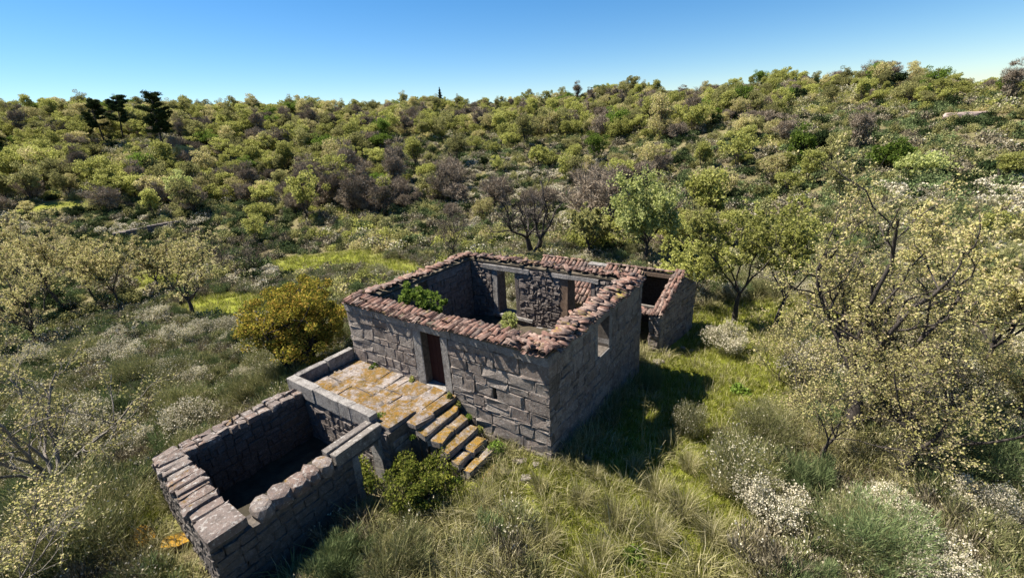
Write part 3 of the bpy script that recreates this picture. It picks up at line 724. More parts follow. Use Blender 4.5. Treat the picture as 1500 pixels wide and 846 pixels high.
def tree_recursive(seed, H, spread, nl=4, nb=6, nt=6, leaves=44, leaf=0.061, trunk_r=.10, trunk_h=.25, leafr=.16, mat=L_gold, wig=.22, bark=M_bark, fill=1.0, stems=1, lean=(0,0)):
    """open crown: trunk, limbs, branches, twigs and leaf sprays at the twigs"""
    rg = np.random.default_rng(seed); polys, tips = [], []
    starts = []
    for s_ in range(stems):
        a = rg.uniform(0, 6.28); b0 = np.array([math.cos(a), math.sin(a), 0])*(.18*(stems > 1))
        P, rr, d = grow(b0, (lean[0]+.25*math.cos(a)*(stems > 1), lean[1]+.25*math.sin(a)*(stems > 1), 1), H*trunk_h, trunk_r*(1 if stems == 1 else .7), rg, .10, 5)
        rr[0] *= 1.35; rr = np.linspace(rr[0], trunk_r*(.75 if stems == 1 else .5), len(P)); polys.append((P, rr)); starts.append((P[-1], d, rr[-1]))
    nlimb = max(2, int(nl/stems+.5))
    for (p0, d0, r0) in starts:
        a0_ = rg.uniform(0, 6.28)
        for i in range(nlimb):
            a = a0_+i*6.28/nlimb+rg.normal(0, .35); inc = rg.uniform(.35, 1.05)*spread
            d = np.array([math.cos(a)*inc, math.sin(a)*inc, 1.0]); L = H*(1-trunk_h)*rg.uniform(.62, .9)
            P, rr, _ = grow(p0, d, L, r0*rg.uniform(.5, .72), rg, wig, 8, .10); polys.append((P, rr))
            for j in range(nb):
                t = rg.uniform(.25, 1.0); q = t*(len(P)-1); k = min(int(q), len(P)-2); pb = P[k]+(P[k+1]-P[k])*(q-k); rb = np.interp(q, range(len(rr)), rr)*.6
                db = (P[k+1]-P[k])/np.linalg.norm(P[k+1]-P[k])+rg.normal(0, .75, 3)*np.array([1,1,.6])+np.array([0,0,.15])
                Lb = L*rg.uniform(.28, .5); Pb, rbb, _ = grow(pb, db, Lb, rb, rg, wig*1.1, 5, .06); polys.append((Pb, rbb))
                for m in range(nt):
                    t = rg.uniform(.25, 1.0); q = t*(len(Pb)-1); k = min(int(q), len(Pb)-2); pt = Pb[k]+(Pb[k+1]-Pb[k])*(q-k)
                    dt_ = (Pb[k+1]-Pb[k])/np.linalg.norm(Pb[k+1]-Pb[k])+rg.normal(0, .8, 3)
                    Pt, rt, _ = grow(pt, dt_, Lb*rg.uniform(.3, .6), max(.004, rb*.3), rg, .3, 3, .05); polys.append((Pt, np.maximum(rt, .0035)))
                    tips.append(Pt)
    V, F = tubes(polys); tm = mesh_np('trunk', V, F, bark); tm.polygons.foreach_set('use_smooth', [True]*len(tm.polygons))
    LP = []
    for Pt in tips:
        if rg.random() > fill: continue
        n = max(1, int(leaves*rg.uniform(.5, 1.5))); t = rg.choice(rg.uniform(.3, 1.02, 3), n)*(len(Pt)-1)
        k = np.clip(t.astype(int), 0, len(Pt)-2); c_ = Pt[k]+(Pt[k+1]-Pt[k])*(t-k)[:,None]
        LP.append(c_+rg.normal(0, leafr*.36, (n,3)))
    LP = np.concatenate(LP)
    V, F = kites(LP, leaf*rg.uniform(.6, 1.35, len(LP)), asp=.7, rg=rg)
    return tm, mesh_np('crown', V, F, mat)
def tree_clumps(seed, H, Rr, clumps=30, leaves=45, leaf=.16, mat=L_lime, bark=M_bark, base=.28, trunk_r=.09, cr=.5, stems=2, flat=.85, twiggy=False, hollow=.45):
    """crown built of leaf clumps spread through an uneven ellipsoid, each on its own limb"""
    rg = np.random.default_rng(seed); polys = []; LP = []; DD = []
    ch = H*(1-base)/2; cz = H*base+ch
    cs = []
    while len(cs) < clumps:
        v = rg.normal(size=3); v /= np.linalg.norm(v); rad = rg.uniform(hollow, 1)*(.8+.35*math.sin(3*v[0]+seed)*math.cos(2.3*v[1]+seed*2))
        p = v*rad*np.array([Rr, Rr, ch*flat]); p[2] += cz
        cs.append(p)
    st = []
    for s_ in range(stems):
        a = rg.uniform(0, 6.28); P, rr, d = grow((math.cos(a)*.12*Rr*(stems > 1), math.sin(a)*.12*Rr*(stems > 1), 0), (math.cos(a)*.35*(stems > 1), math.sin(a)*.35*(stems > 1), 1), H*.62, trunk_r, rg, .12, 6, .1)
        polys.append((P, rr)); st.append((P, rr))
    for c_ in cs:
        P, rr = st[rg.integers(len(st))]; k = int(rg.integers(2, len(P))); p0 = P[k]
        if c_[2] < p0[2]: p0 = P[max(1, k-2)]; k = max(1, k-2)
        t = np.linspace(0, 1, 5)[:,None]; Q = p0*(1-t)+c_*t+rg.normal(0, .06*Rr, (5,3))*np.sin(t*np.pi); Q[:,2] += np.sin(t[:,0]*np.pi)*.06*H*.3
        polys.append((Q, np.linspace(rr[k]*.55, .008, 5)))
        n = int(leaves*rg.uniform(.5, 1.5)); rad = cr*rg.uniform(.6, 1.3)
        v = rg.normal(size=(n,3)); v /= np.linalg.norm(v, axis=1, keepdims=True)
        off = v*(rad*rg.uniform(.25, 1, (n,1))**.6)*np.array([1,1,.72]); LP.append(c_+off)
        DD.append(off+rg.normal(0, .4*rad, (n,3))+np.array([0,0,.5*rad]))
    V, F = tubes(polys); tm = mesh_np('trunk', V, F, bark)
    LP = np.concatenate(LP); DD = np.concatenate(DD)
    if twiggy: V, F = kites(LP, leaf*rg.uniform(.6, 1.4, len(LP)), DD, asp=.07, rg=rg)
    else: V, F = kites(LP, leaf*rg.uniform(.6, 1.4, len(LP)), asp=.75, up=.5, rg=rg)
    return tm, mesh_np('crown', V, F, mat)
def broom(seed, H=1.3, Rr=.8, n=3000, w=.012, mat=L_broom, flowers=0, fl=.05, nclump=16, tw=.30):
    """a fuzzy bush: tufts of fine upright twigs through a lumpy volume, with or without blossom at their tips"""
    rg = np.random.default_rng(seed); a = rg.uniform(0, 6.28, nclump); q = Rr*.8*np.sqrt(rg.uniform(0, 1, nclump))
    cx, cyy = np.cos(a)*q, np.sin(a)*q; top = H*(1-.45*(q/Rr)**2)*rg.uniform(.7, 1.08, nclump); tr = Rr*rg.uniform(.22, .42, nclump)
    k = rg.integers(nclump, size=n); t = rg.uniform(0.05, 1, n)**.75; ang = rg.uniform(0, 6.28, n)
    rad = tr[k]*np.sqrt(rg.uniform(0, 1, n))*(.35+.75*np.sin(np.clip(t, 0, .97)*3.0))
    P = np.stack([cx[k]*(.35+.65*t)+np.cos(ang)*rad, cyy[k]*(.35+.65*t)+np.sin(ang)*rad, top[k]*t*.95], 1)
    D = np.stack([np.cos(ang)*.35+cx[k]/Rr*.4, np.sin(ang)*.35+cyy[k]/Rr*.4, 1+0*ang], 1)+rg.normal(0, .28, (n,3))
    D /= np.linalg.norm(D, axis=1, keepdims=True); L = H*tw*rg.uniform(.5, 1.3, n)
    V, F = kites(P, L, D, asp=.01, up=0, rg=rg)
    q4 = V.reshape(-1,4,3).copy(); Wv = q4[:,1]-q4[:,3]; ln = np.linalg.norm(Wv, axis=1, keepdims=True)+1e-9
    mid = (q4[:,1]+q4[:,3])/2; q4[:,1] = mid+Wv/ln*w*.5; q4[:,3] = mid-Wv/ln*w*.5; V = q4.reshape(-1,3)
    mi = np.zeros(len(F)); mats = [mat]
    if flowers:
        j = rg.choice(np.nonzero(t > .45)[0], size=flowers); FP = P[j]+D[j]*(L[j]*rg.uniform(.1, .55, flowers))[:,None]+rg.normal(0, .02, (flowers,3))
        V2, F2 = kites(FP, fl*rg.uniform(.5, 1.3, flowers), asp=.8, rg=rg)
        F = np.concatenate([F, F2+len(V)]); V = np.concatenate([V, V2]); mi = np.concatenate([mi, np.ones(len(F2))]); mats = [mat, L_flower]
    return mesh_np('bush', V, F, None, mi, mats)
def mound(seed, Rr=.8, H=.7, n=700, leaf=.10, mat=L_dark, asp=.7, top=None, ntop=0, lumps=6):
    """a low leafy hummock of lumps"""
    rg = np.random.default_rng(seed); a = rg.uniform(0, 6.28, lumps); q = rg.uniform(0, .5, lumps)*Rr
    cx, cyy, cr_, chh = np.cos(a)*q, np.sin(a)*q, rg.uniform(.45, .65, lumps)*Rr, rg.uniform(.55, 1.0, lumps)*H
    k = rg.integers(lumps, size=n); v = rg.normal(size=(n,3)); v[:,2] = abs(v[:,2]); v /= np.linalg.norm(v, axis=1, keepdims=True)
    s = rg.uniform(.55, 1.05, (n,1)); P = v*s*np.stack([cr_[k], cr_[k], chh[k]], 1)+np.stack([cx[k], cyy[k], 0*cx[k]], 1)
    V, F = kites(P, leaf*rg.uniform(.6, 1.4, n), asp=asp, up=.5, rg=rg); mi = np.zeros(len(F)); mats = [mat]
    if ntop:
        k = rg.integers(lumps, size=ntop); v = rg.normal(size=(ntop,3)); v[:,2] = abs(v[:,2])+.4; v /= np.linalg.norm(v, axis=1, keepdims=True)
        P = v*1.02*np.stack([cr_[k], cr_[k], chh[k]], 1)+np.stack([cx[k], cyy[k], 0*cx[k]], 1)
        V2, F2 = kites(P, leaf*.9*rg.uniform(.6, 1.4, ntop), asp=.8, rg=rg); F = np.concatenate([F, F2+len(V)]); V = np.concatenate([V, V2]); mi = np.concatenate([mi, np.ones(len(F2))]); mats = [mat, top]
    return mesh_np('bush', V, F, None, mi, mats)
def tuft(seed, n=30, H=.25, Rr=.08, w=.008, mat=L_grass, bend=.6, stalks=0):
    """grass: curved two-piece blades fanning out of one root"""
    rg = np.random.default_rng(seed); a = rg.uniform(0, 6.28, n); rr = Rr*np.sqrt(rg.uniform(0, 1, n)); b = np.stack([np.cos(a)*rr, np.sin(a)*rr, 0*a-.02], 1)
    o = np.stack([np.cos(a+rg.normal(0,.5,n)), np.sin(a+rg.normal(0,.5,n)), 0*a], 1); L = H*rg.uniform(.5, 1.15, n)[:,None]; bn = bend*rg.uniform(.3, 1.3, n)[:,None]
    p1 = b+L*.55*(np.array([0,0,1])+o*bn*.45); p2 = p1+L*.5*(np.array([0,0,1])*(1-bn*.75)+o*bn*1.1)
    W = np.cross(o, np.array([0,0,1.]))*w*.5+rg.normal(0, w*.15, (n,3))
    V = np.stack([b-W, b+W, p1+W*.9, p1-W*.9, p2+W*.15, p2-W*.15], 1).reshape(-1,3); i = np.arange(n)[:,None]*6
    F = np.concatenate([i+np.array([0,1,2,3]), i+np.array([3,2,4,5])])
    return mesh_np('grass', V, F, mat)

# ------------------------------------------------------------------ stuff scattering by geometry nodes
PROTO = bpy.data.collections.new('plant_pieces')   # never linked to the scene
def scatter(name, pts, rot, scl, meshes, label=None):
    """one object: its points carry rotation and scale, each point gets one of the meshes"""
    idx = rng.integers(len(meshes), size=len(pts))
    col = bpy.data.collections.new('pieces_'+name)
    for i, me in enumerate(meshes):
        po = bpy.data.objects.new('%s_piece_%02d' % (name, i), me); col.objects.link(po)
    me = bpy.data.meshes.new(name); me.vertices.add(len(pts)); me.vertices.foreach_set('co', np.asarray(pts, np.float32).ravel())
    a = me.attributes.new('rot', 'FLOAT_VECTOR', 'POINT'); a.data.foreach_set('vector', np.asarray(rot, np.float32).ravel())
    a = me.attributes.new('scl', 'FLOAT_VECTOR', 'POINT'); a.data.foreach_set('vector', np.asarray(scl, np.float32).ravel())
    a = me.attributes.new('idx', 'INT', 'POINT'); a.data.foreach_set('value', idx.astype(np.int32))
    o = link(name, me); tag(o, kind='stuff')
    if label: o['label'] = label
    g = bpy.data.node_groups.new(name, 'GeometryNodeTree')
    g.interface.new_socket('Geometry', in_out='INPUT', socket_type='NodeSocketGeometry'); g.interface.new_socket('Geometry', in_out='OUTPUT', socket_type='NodeSocketGeometry')
    gi = g.nodes.new('NodeGroupInput'); go = g.nodes.new('NodeGroupOutput'); ip = g.nodes.new('GeometryNodeInstanceOnPoints')
    ci = g.nodes.new('GeometryNodeCollectionInfo'); ci.inputs['Collection'].default_value = col; ci.inputs['Separate Children'].default_value = True; ci.inputs['Reset Children'].default_value = True
    def na(nm, ty):
        q = g.nodes.new('GeometryNodeInputNamedAttribute'); q.data_type = ty; q.inputs[0].default_value = nm; return q.outputs['Attribute']
    g.links.new(gi.outputs[0], ip.inputs['Points']); g.links.new(ci.outputs[0], ip.inputs['Instance']); ip.inputs['Pick Instance'].default_value = True
    g.links.new(na('idx', 'INT'), ip.inputs['Instance Index']); g.links.new(na('rot', 'FLOAT_VECTOR'), ip.inputs['Rotation']); g.links.new(na('scl', 'FLOAT_VECTOR'), ip.inputs['Scale'])
    g.links.new(ip.outputs[0], go.inputs[0])
    md = o.modifiers.new('scatter', 'NODES'); md.node_group = g
    return o
def blocked(x, y, m=0.0):
    a = (x > -.1-m) & (x < HL+.1+m) & (y > -.1-m) & (y < HW+.1+m)
    b = (x > 1.7-m) & (x < 9.3+m) & (y > 8.9-m) & (y < 12.7+m)
    c = (x > -.1-m) & (x < 4.9+m) & (y > PY-.1-m) & (y < .1+m)
    d = (x > 4.7-m) & (x < 7.1+m) & (y > -1.9-m) & (y < -.3+m)
    return a | b | c | d
def fan(n, r0, r1, az0=-24, az1=96, power=.5):
    """random ground points within the part of the country in view and a margin round it"""
    az = np.radians(rng.uniform(az0, az1, n)); r = (r0**(1/power)+(r1**(1/power)-r0**(1/power))*rng.uniform(0, 1, n))**power
    return CAM[0]-r*np.sin(az), CAM[1]+r*np.cos(az)
def inview(x, y, z, m=60):
    q = proj(np.stack([x, y, z], -1)); return (q[...,2] > 1) & (q[...,0] > -m) & (q[...,0] < 1500+m) & (q[...,1] > -m-100) & (q[...,1] < 846+m*2.5)
def scat(name, x, y, s0, s1, meshes, tilt=.12, sink=0.0, flat=1.0, label=None):
    z = terr(x, y)-sink; k = inview(x, y, z, 90); x, y, z = x[k], y[k], z[k]; n = len(x)
    rot = np.stack([rng.normal(0, tilt, n), rng.normal(0, tilt, n), rng.uniform(0, 6.28, n)], 1); s = rng.uniform(s0, s1, n)
    scatter(name, np.stack([x, y, z], 1), rot, np.stack([s, s, s*flat*rng.uniform(.8, 1.2, n)], 1), meshes, label); return n

# ---- ground cover
GT = [tuft(i, 34, .20, .14, .010, L_grass) for i in range(4)]
GS = [tuft(10+i, 26+8*i, .24+.07*i, .12+.04*i, .008, L_straw, .5+.12*i) for i in range(5)]
x, y = fan(90000, 4, 34); k = ~blocked(x, y); x, y = x[k], y[k]
m_ = meadow(x, y); rr_ = np.hypot(x-CAM[0], y-CAM[1]); q = rng.random(len(x))
k = (m_ > .25+.3*rng.random(len(x))) & (q < np.clip(14/rr_, .25, 1))
print('grass', scat('short_grass', x[k], y[k], .55, 1.25, GT))
k2 = (rng.random(len(x)) < np.clip(9/rr_, .1, .5)*np.where(m_ < .5, 1, np.where((x > 9.2) & (y > .5), .07, .26)))
print('rough', scat('rough_grass', x[k2], y[k2], .6, 1.5, GS+[GT[0]]))
x, y = fan(40000, 22, 75); k = ~blocked(x, y) & (meadow(x, y) > .3)
print('meadow', scat('meadow_grass', x[k], y[k], 1.2, 2.0, GT[:2]))
# ---- low scrub between the bushes, near and far
SCN = [broom(60, .5, .5, 900, .010, L_broom, 0, .03, 7, .35), broom(61, .55, .5, 900, .010, L_broomg, 0, .03, 7, .35), broom(62, .5, .5, 800, .010, L_broom, 120, .035, 7, .35), broom(63, .45, .5, 900, .010, L_heath, 30, .035, 7, .35),
       mound(64, .45, .35, 520, .045, L_olive, .5), mound(65, .5, .45, 600, .05, L_heath, .4, L_flower, 40), broom(66, .5, .5, 800, .010, L_heath, 60, .03, 7, .4)]
x, y = fan(17000, 5, 44); u_, v_ = proj(np.stack([x, y, terr(x, y)], -1))[:,0], proj(np.stack([x, y, terr(x, y)], -1))[:,1]
grassy = (u_ > 420) & (u_ < 1060) & (v_ > 620)
k = ~blocked(x, y, .3) & (meadow(x, y) < .22) & (~grassy | (rng.random(len(x)) < .18)) & (np.hypot(x-G(1260,690)[0], y-G(1260,690)[1]) > 1.5)
print('scrubN', scat('low_heath', x[k], y[k], .7, 1.9, SCN, sink=.03))
SCF = [mound(70+i, .9, .8, 620, .12, m_, .6, t_, nt_) for i, (m_, t_, nt_) in enumerate(((L_heath,None,0),(L_broomg,None,0),(L_broom,L_flower,90),(L_olive,None,0),(L_dark,None,0),(L_heath,L_flower,40),(L_broom,None,0),(L_lime,None,0),(L_olive,None,0),(L_lime,None,0),(L_gold,None,0)))]
x, y = fan(52000, 30, 235); P_ = proj(np.stack([x, y, terr(x, y)], -1)); u_, v_ = P_[:,0], P_[:,1]
opn = ((u_ > 540) & (u_ < 1130) & (v_ > 205) & (v_ < 345)) | ((u_ > 1180) & (v_ > 170) & (v_ < 360)) | ((v_ > 300) & (u_ < 440)) | (wob(x, y, 34, k0=4)+wob(x, y, 18, k0=7) < -.5)
k = ~blocked(x, y, .5) & (meadow(x, y) < .2)
print('scrubF', scat('hillside_heath', x[k & ~opn], y[k & ~opn], .7, 1.8, SCF, sink=.05))
SCB = [SCF[i] for i in (0, 1, 4, 5, 6)]+[mound(90, .9, .8, 620, .12, L_dark, .6), mound(91, .9, .7, 620, .11, L_broomg, .6), mound(92, 1.0, .9, 620, .12, L_olive, .6)]
print('scrubB', scat('dark_heath', x[k & opn], y[k & opn], .6, 1.6, SCB, sink=.05))
FLW = [mound(80+i, .9, .6, 420, .12, L_broom, .6, L_flower, 330) for i in range(3)]
x, y = fan(30000, 34, 150); P_ = proj(np.stack([x, y, terr(x, y)], -1)); u_, v_ = P_[:,0], P_[:,1]
belt = ((u_ > 1290) & (v_ > 268) & (v_ < 345)) | ((u_ > 660) & (u_ < 900) & (v_ > 232) & (v_ < 335)) | ((u_ > 530) & (u_ < 660) & (v_ > 262) & (v_ < 300)) | ((u_ > 150) & (u_ < 300) & (v_ > 318) & (v_ < 345)) | ((u_ > 0) & (u_ < 60) & (v_ > 300) & (v_ < 345)) | ((u_ > 280) & (u_ < 420) & (v_ > 395) & (v_ < 440))
k = belt & ~blocked(x, y, .5) & (meadow(x, y) < .2) & (rng.random(len(x)) < .33+.3*wob(x, y, 8, k0=5))
print('flower', scat('flowering_heath', x[k], y[k], .6, 1.5, FLW, sink=.05))
# ---- leaf litter under the right-hand oaks
lx, ly, _ = G(1260, 680); n = 9000; x = lx+rng.normal(0, 1.7, n); y = ly+rng.normal(0, 1.5, n); z = terr(x, y)+.02
V, F = kites(np.stack([x, y, z], 1), .055*rng.uniform(.6, 1.4, n), rng.normal(size=(n,3))*np.array([1,1,.25]), asp=.7, up=-.0)
tag(link('leaf_litter', mesh_np('leaf_litter', V, F, L_litter)), kind='stuff')

# ================================================================== TREES AND BUSHES AS THINGS
def plant(name, meshes, loc, s, rz, label, cat, group=None, sz=None):
    """meshes = (trunk, crown) or one mesh"""
    if isinstance(meshes, tuple):
        r = bpy.data.objects.new(name, None); C.objects.link(r); r.empty_display_size = .3
        for nm, me in zip(('trunk', 'crown'), meshes):
            c = bpy.data.objects.new(nm, me); C.objects.link(c); c.parent = r
    else:
        r = bpy.data.objects.new(name, meshes); C.objects.link(r)
    r.location = loc; r.scale = (s, s, sz or s); r.rotation_euler = (0, 0, rz); tag(r, label, cat, group); return r
def conifer(seed, H):
    rg = np.random.default_rng(seed); n = 1500; t = rg.uniform(.12, 1, n); a = rg.uniform(0, 6.28, n); r = H*.22*(1.03-t)*rg.uniform(.3, 1, n)*(1+.4*np.sin(t*40))
    P = np.stack([np.cos(a)*r, np.sin(a)*r, t*H], 1); V, F = kites(P, .3, P*np.array([1,1,0])+np.array([0,0,.3]), asp=.4, rg=rg)
    tv, tf = tubes([(np.array([(0,0,0),(0,0,H*.5),(0,0,H*.95)]), [H*.03,H*.02,.02])]); return mesh_np('trunk', tv, tf, M_bark), mesh_np('crown', V, F, L_dark)
def hpx(u, v, vt):
    """height in metres of something standing at photo point (u,v) that reaches up to row vt"""
    x, y, z = G(u, v); zz = z+np.arange(.2, 25, .05); q = proj(np.stack([np.full_like(zz, x), np.full_like(zz, y), zz], 1))[:,1]
    i = np.nonzero(q < vt)[0]; return float(zz[i[0]]-z) if len(i) else 8.0
def at(u, v): return G(u, v)
def named_tree(u, v, vt, label, name='oak_tree', seed=1, **kw):
    x, y, z = G(u, v); H = hpx(u, v, vt); rz = kw.pop('rz', 0.0); t = tree_recursive(seed, H, **kw)
    return plant(name, t, (x, y, z-.05), 1, rz, label, 'tree')
NT = [
 (60,510,350,'broad sparse oak in front of the row at the left edge', dict(seed=124, spread=1.2, nl=7, nb=8, nt=7, leaves=26, leaf=.085, trunk_r=.11, trunk_h=.18)),
 (330,395,340,'leafless greyish thicket tree above the small green clearing', dict(seed=125, spread=1.0, nl=6, nb=8, nt=8, leaves=5, leaf=.07, trunk_r=.07, trunk_h=.12, stems=3, mat=L_twig)),
 (375,398,342,'leafless greyish thicket tree between the clearing and the bright meadow', dict(seed=126, spread=1.0, nl=6, nb=8, nt=8, leaves=5, leaf=.07, trunk_r=.07, trunk_h=.12, stems=3, mat=L_twig)),
 (1400,640,470,'bushy pale young oak behind the leaning one at right', dict(seed=118, spread=1.1, nl=6, nb=7, nt=6, leaves=20, leaf=.055, trunk_r=.06, trunk_h=.12, stems=3)),
 (1150,560,440,'bushy beige young oak at the edge of the grass, left of the large spreading oak', dict(seed=119, spread=1.0, nl=6, nb=7, nt=6, leaves=18, leaf=.06, trunk_r=.05, trunk_h=.12, stems=3)),
 (1290,560,400,'pale young oak crowded behind the large spreading oak', dict(seed=122, spread=1.0, nl=6, nb=7, nt=6, leaves=22, leaf=.07, trunk_r=.07, trunk_h=.15, stems=2)),
 (1010,440,330,'low yellow green oak between the outbuilding and the crooked oak', dict(seed=123, spread=1.0, nl=6, nb=7, nt=7, leaves=30, leaf=.11, trunk_r=.07, mat=L_lime, trunk_h=.12, stems=2)),  # base u, v, top v, label, options
 (1253,634,262,'large spreading oak with twisted dark limbs right of the house', dict(seed=101, spread=1.0, nl=6, nb=9, nt=8, leaves=34, leaf=0.066, trunk_r=.19, wig=.26, trunk_h=.22)),
 (1190,678,455,'slim pale young oak standing in leaf litter right of the grass strip', dict(seed=102, spread=.8, nl=7, nb=8, nt=8, leaves=22, leaf=0.050, trunk_r=.06, trunk_h=.2, stems=2)),
 (1315,698,460,'leaning young oak with pale leaves in the leaf litter at lower right', dict(seed=103, spread=1.1, nl=7, nb=7, nt=7, leaves=24, leaf=0.055, trunk_r=.10, trunk_h=.25, lean=(.35,.1))),
 (1075,470,285,'yellow green oak with a crooked trunk beyond the grass strip', dict(seed=104, spread=.7, nl=5, nb=7, nt=7, leaves=44, leaf=0.111, trunk_r=.11, mat=L_lime)),
 (1135,478,300,'second yellow green oak right of the crooked one behind the white broom', dict(seed=105, spread=.8, nl=5, nb=7, nt=7, leaves=37, leaf=0.111, trunk_r=.09, mat=L_lime)),
 (1440,545,375,'yellow leaved oak at the right edge below the pale hillside', dict(seed=106, spread=1.0, nl=5, nb=8, nt=7, leaves=37, leaf=0.081, trunk_r=.10, mat=L_gold)),
 (1370,470,300,'tall thin oak behind the large spreading oak at right', dict(seed=107, spread=.7, nl=5, nb=8, nt=6, leaves=34, leaf=0.101, trunk_r=.10)),
 (1490,650,520,'small oak on the right edge beside the dark broom', dict(seed=108, spread=.9, nl=4, nb=7, nt=6, leaves=34, leaf=0.061, trunk_r=.07)),
 (862,384,285,'pale green oak directly behind the back wall left of the lighter tree', dict(seed=110, spread=.6, nl=5, nb=7, nt=6, leaves=51, leaf=0.152, trunk_r=.12, mat=L_olive)),
 (945,388,262,'very pale green tree with silvery leaf clumps behind the outbuilding', dict(seed=111, spread=.8, nl=6, nb=8, nt=7, leaves=57, leaf=0.152, trunk_r=.14, mat=L_pale, leafr=.42)),
 (284,468,350,'crooked sparse oak with a thick dark trunk beside the small green clearing', dict(seed=112, spread=1.0, nl=6, nb=8, nt=7, leaves=20, leaf=0.101, trunk_r=.13, bark=M_bark)),
 (232,430,345,'slender sparse oak left of the crooked one by the small green clearing', dict(seed=113, spread=.8, nl=6, nb=8, nt=7, leaves=27, leaf=0.111, trunk_r=.10)),
 (178,452,345,'young oak with thin yellow foliage in the row on the left', dict(seed=114, spread=.8, nl=6, nb=8, nt=7, leaves=27, leaf=0.111, trunk_r=.09)),
 (92,452,308,'tall sparse oak with beige buds near the left edge', dict(seed=115, spread=.8, nl=6, nb=8, nt=7, leaves=30, leaf=0.101, trunk_r=.11)),
 (25,470,330,'sparse oak cut by the left edge of the view', dict(seed=116, spread=.9, nl=6, nb=8, nt=7, leaves=30, leaf=0.101, trunk_r=.11)),
 (140,440,345,'thin young oak between two taller ones near the left edge', dict(seed=117, spread=.7, nl=6, nb=8, nt=7, leaves=30, leaf=0.101, trunk_r=.07)),
]
for (u, v, vt, lab, kw) in NT: named_tree(u, v, vt, lab, **kw)
# bare dark trees behind the back wall
x, y, z = G(782, 376); t = tree_recursive(120, hpx(782,376,238), 1.7, nl=7, nb=9, nt=9, leaves=1, leaf=.07, trunk_r=.34, trunk_h=.24, mat=L_twig, wig=.33, stems=2, fill=.7)
plant('bare_tree', t, (x, y, z-.1), 1, .4, 'old leafless tree with twisted black limbs behind the back wall of the house', 'tree')
x, y, z = G(668, 378); t = tree_recursive(121, hpx(668,378,300), 1.0, nl=6, nb=8, nt=9, leaves=10, leaf=0.071, trunk_r=.12, trunk_h=.2, mat=L_twig, wig=.3, stems=2, fill=.7)
plant('bare_tree', t, (x, y, z-.1), 1, .4, 'smaller leafless grey tree left of the old black one', 'tree')
# the near oak whose branches reach in from the left
t = tree_recursive(130, 6.3, 1.5, nl=8, nb=9, nt=8, leaves=15, leaf=.07, trunk_r=.12, trunk_h=.16, bark=M_bark_pale, leafr=.2, )
plant('oak_tree', t, (-4.3, -8.2, tz(-4.3,-8.2)), 1, .3, 'close oak with pale grey branches and tiny beige leaves reaching in from the left edge', 'tree')
t = tree_recursive(131, 3.9, 1.2, nl=6, nb=8, nt=8, leaves=10, leaf=.055, trunk_r=.06, trunk_h=.16, bark=M_bark_pale, leafr=.18)
plant('oak_tree', t, (.2, -9.6, tz(.2,-9.6)), 1, 1.3, 'small close oak with beige leaves at the lower left corner', 'tree')
# amber evergreen oak beside the terrace
x, y, z = G(449, 560)
t = tree_clumps(140, hpx(449,560,392), 2.45, 170, 260, .085, L_amber, M_bark, .16, .09, .40, 4, 1.0, hollow=.35)
plant('amber_oak', t, (x, y, z-.1), 1, 0, 'dense round amber leaved oak bush beside the left end of the terrace', 'tree')
# pines
def pine(seed, H):
    rg = np.random.default_rng(seed); polys = []; P, rr, _ = grow((0,0,0), (-.10,.05,1), H, H*.020, rg, .05, 8, .05); polys.append((P, rr)); LP = []
    for k in range(34):
        t = rg.uniform(.42, 1.0); q = t*8; i = min(int(q), 7); p0 = P[i]+(P[i+1]-P[i])*(q-i); a = rg.uniform(0, 6.28)
        L = H*.24*(1.15-t)**.5*rg.uniform(.6, 1.25)+.3; Q, r2, _ = grow(p0, (math.cos(a), math.sin(a), .15), L, H*.006, rg, .15, 4, .06); polys.append((Q, r2))
        for j in (2, 3, 4):
            n = 120; v = rg.normal(size=(n,3))*np.array([.42,.42,.20])*H*.055; LP.append(Q[j]+v)
    V, F = tubes(polys); tm = mesh_np('trunk', V, F, M_bark); LP = np.concatenate(LP)
    D = rg.normal(size=LP.shape)+np.array([0,0,.6]); V, F = kites(LP, .42*rg.uniform(.6, 1.3, len(LP)), D, asp=.30, rg=rg)
    return tm, mesh_np('crown', V, F, L_dark)
for k, (u, v, vt, lab) in enumerate(((243,236,136,'tallest dark pine with a bare leaning trunk on the left hillside'),(156,212,148,'leftmost of the three dark pines, thin crowned'),(181,206,140,'middle pine between the tallest and the leftmost one'))):
    x, y, z = G(u, v); plant('pine_tree', pine(150+k, hpx(u, v, vt)), (x, y, z-.2), 1, k*2.0, lab, 'tree')
for k, (u, v, vt, lab) in enumerate(((1107,122,99,'small dark conifer on the skyline among thin leafless trees'),(646,150,128,'tiny dark conifer on the skyline left of centre'),(776,144,121,'pair of dark conifers on the skyline near the middle'),(820,142,122,'tiny conifer right of the pair on the skyline'),(268,152,138,'tiny dark conifer on the skyline right of the tallest pine'))):
    x, y, z = G(u, v+4); plant('conifer', conifer(155+k, hpx(u, v+4, vt)), (x, y, z), 1, 0, lab, 'tree')
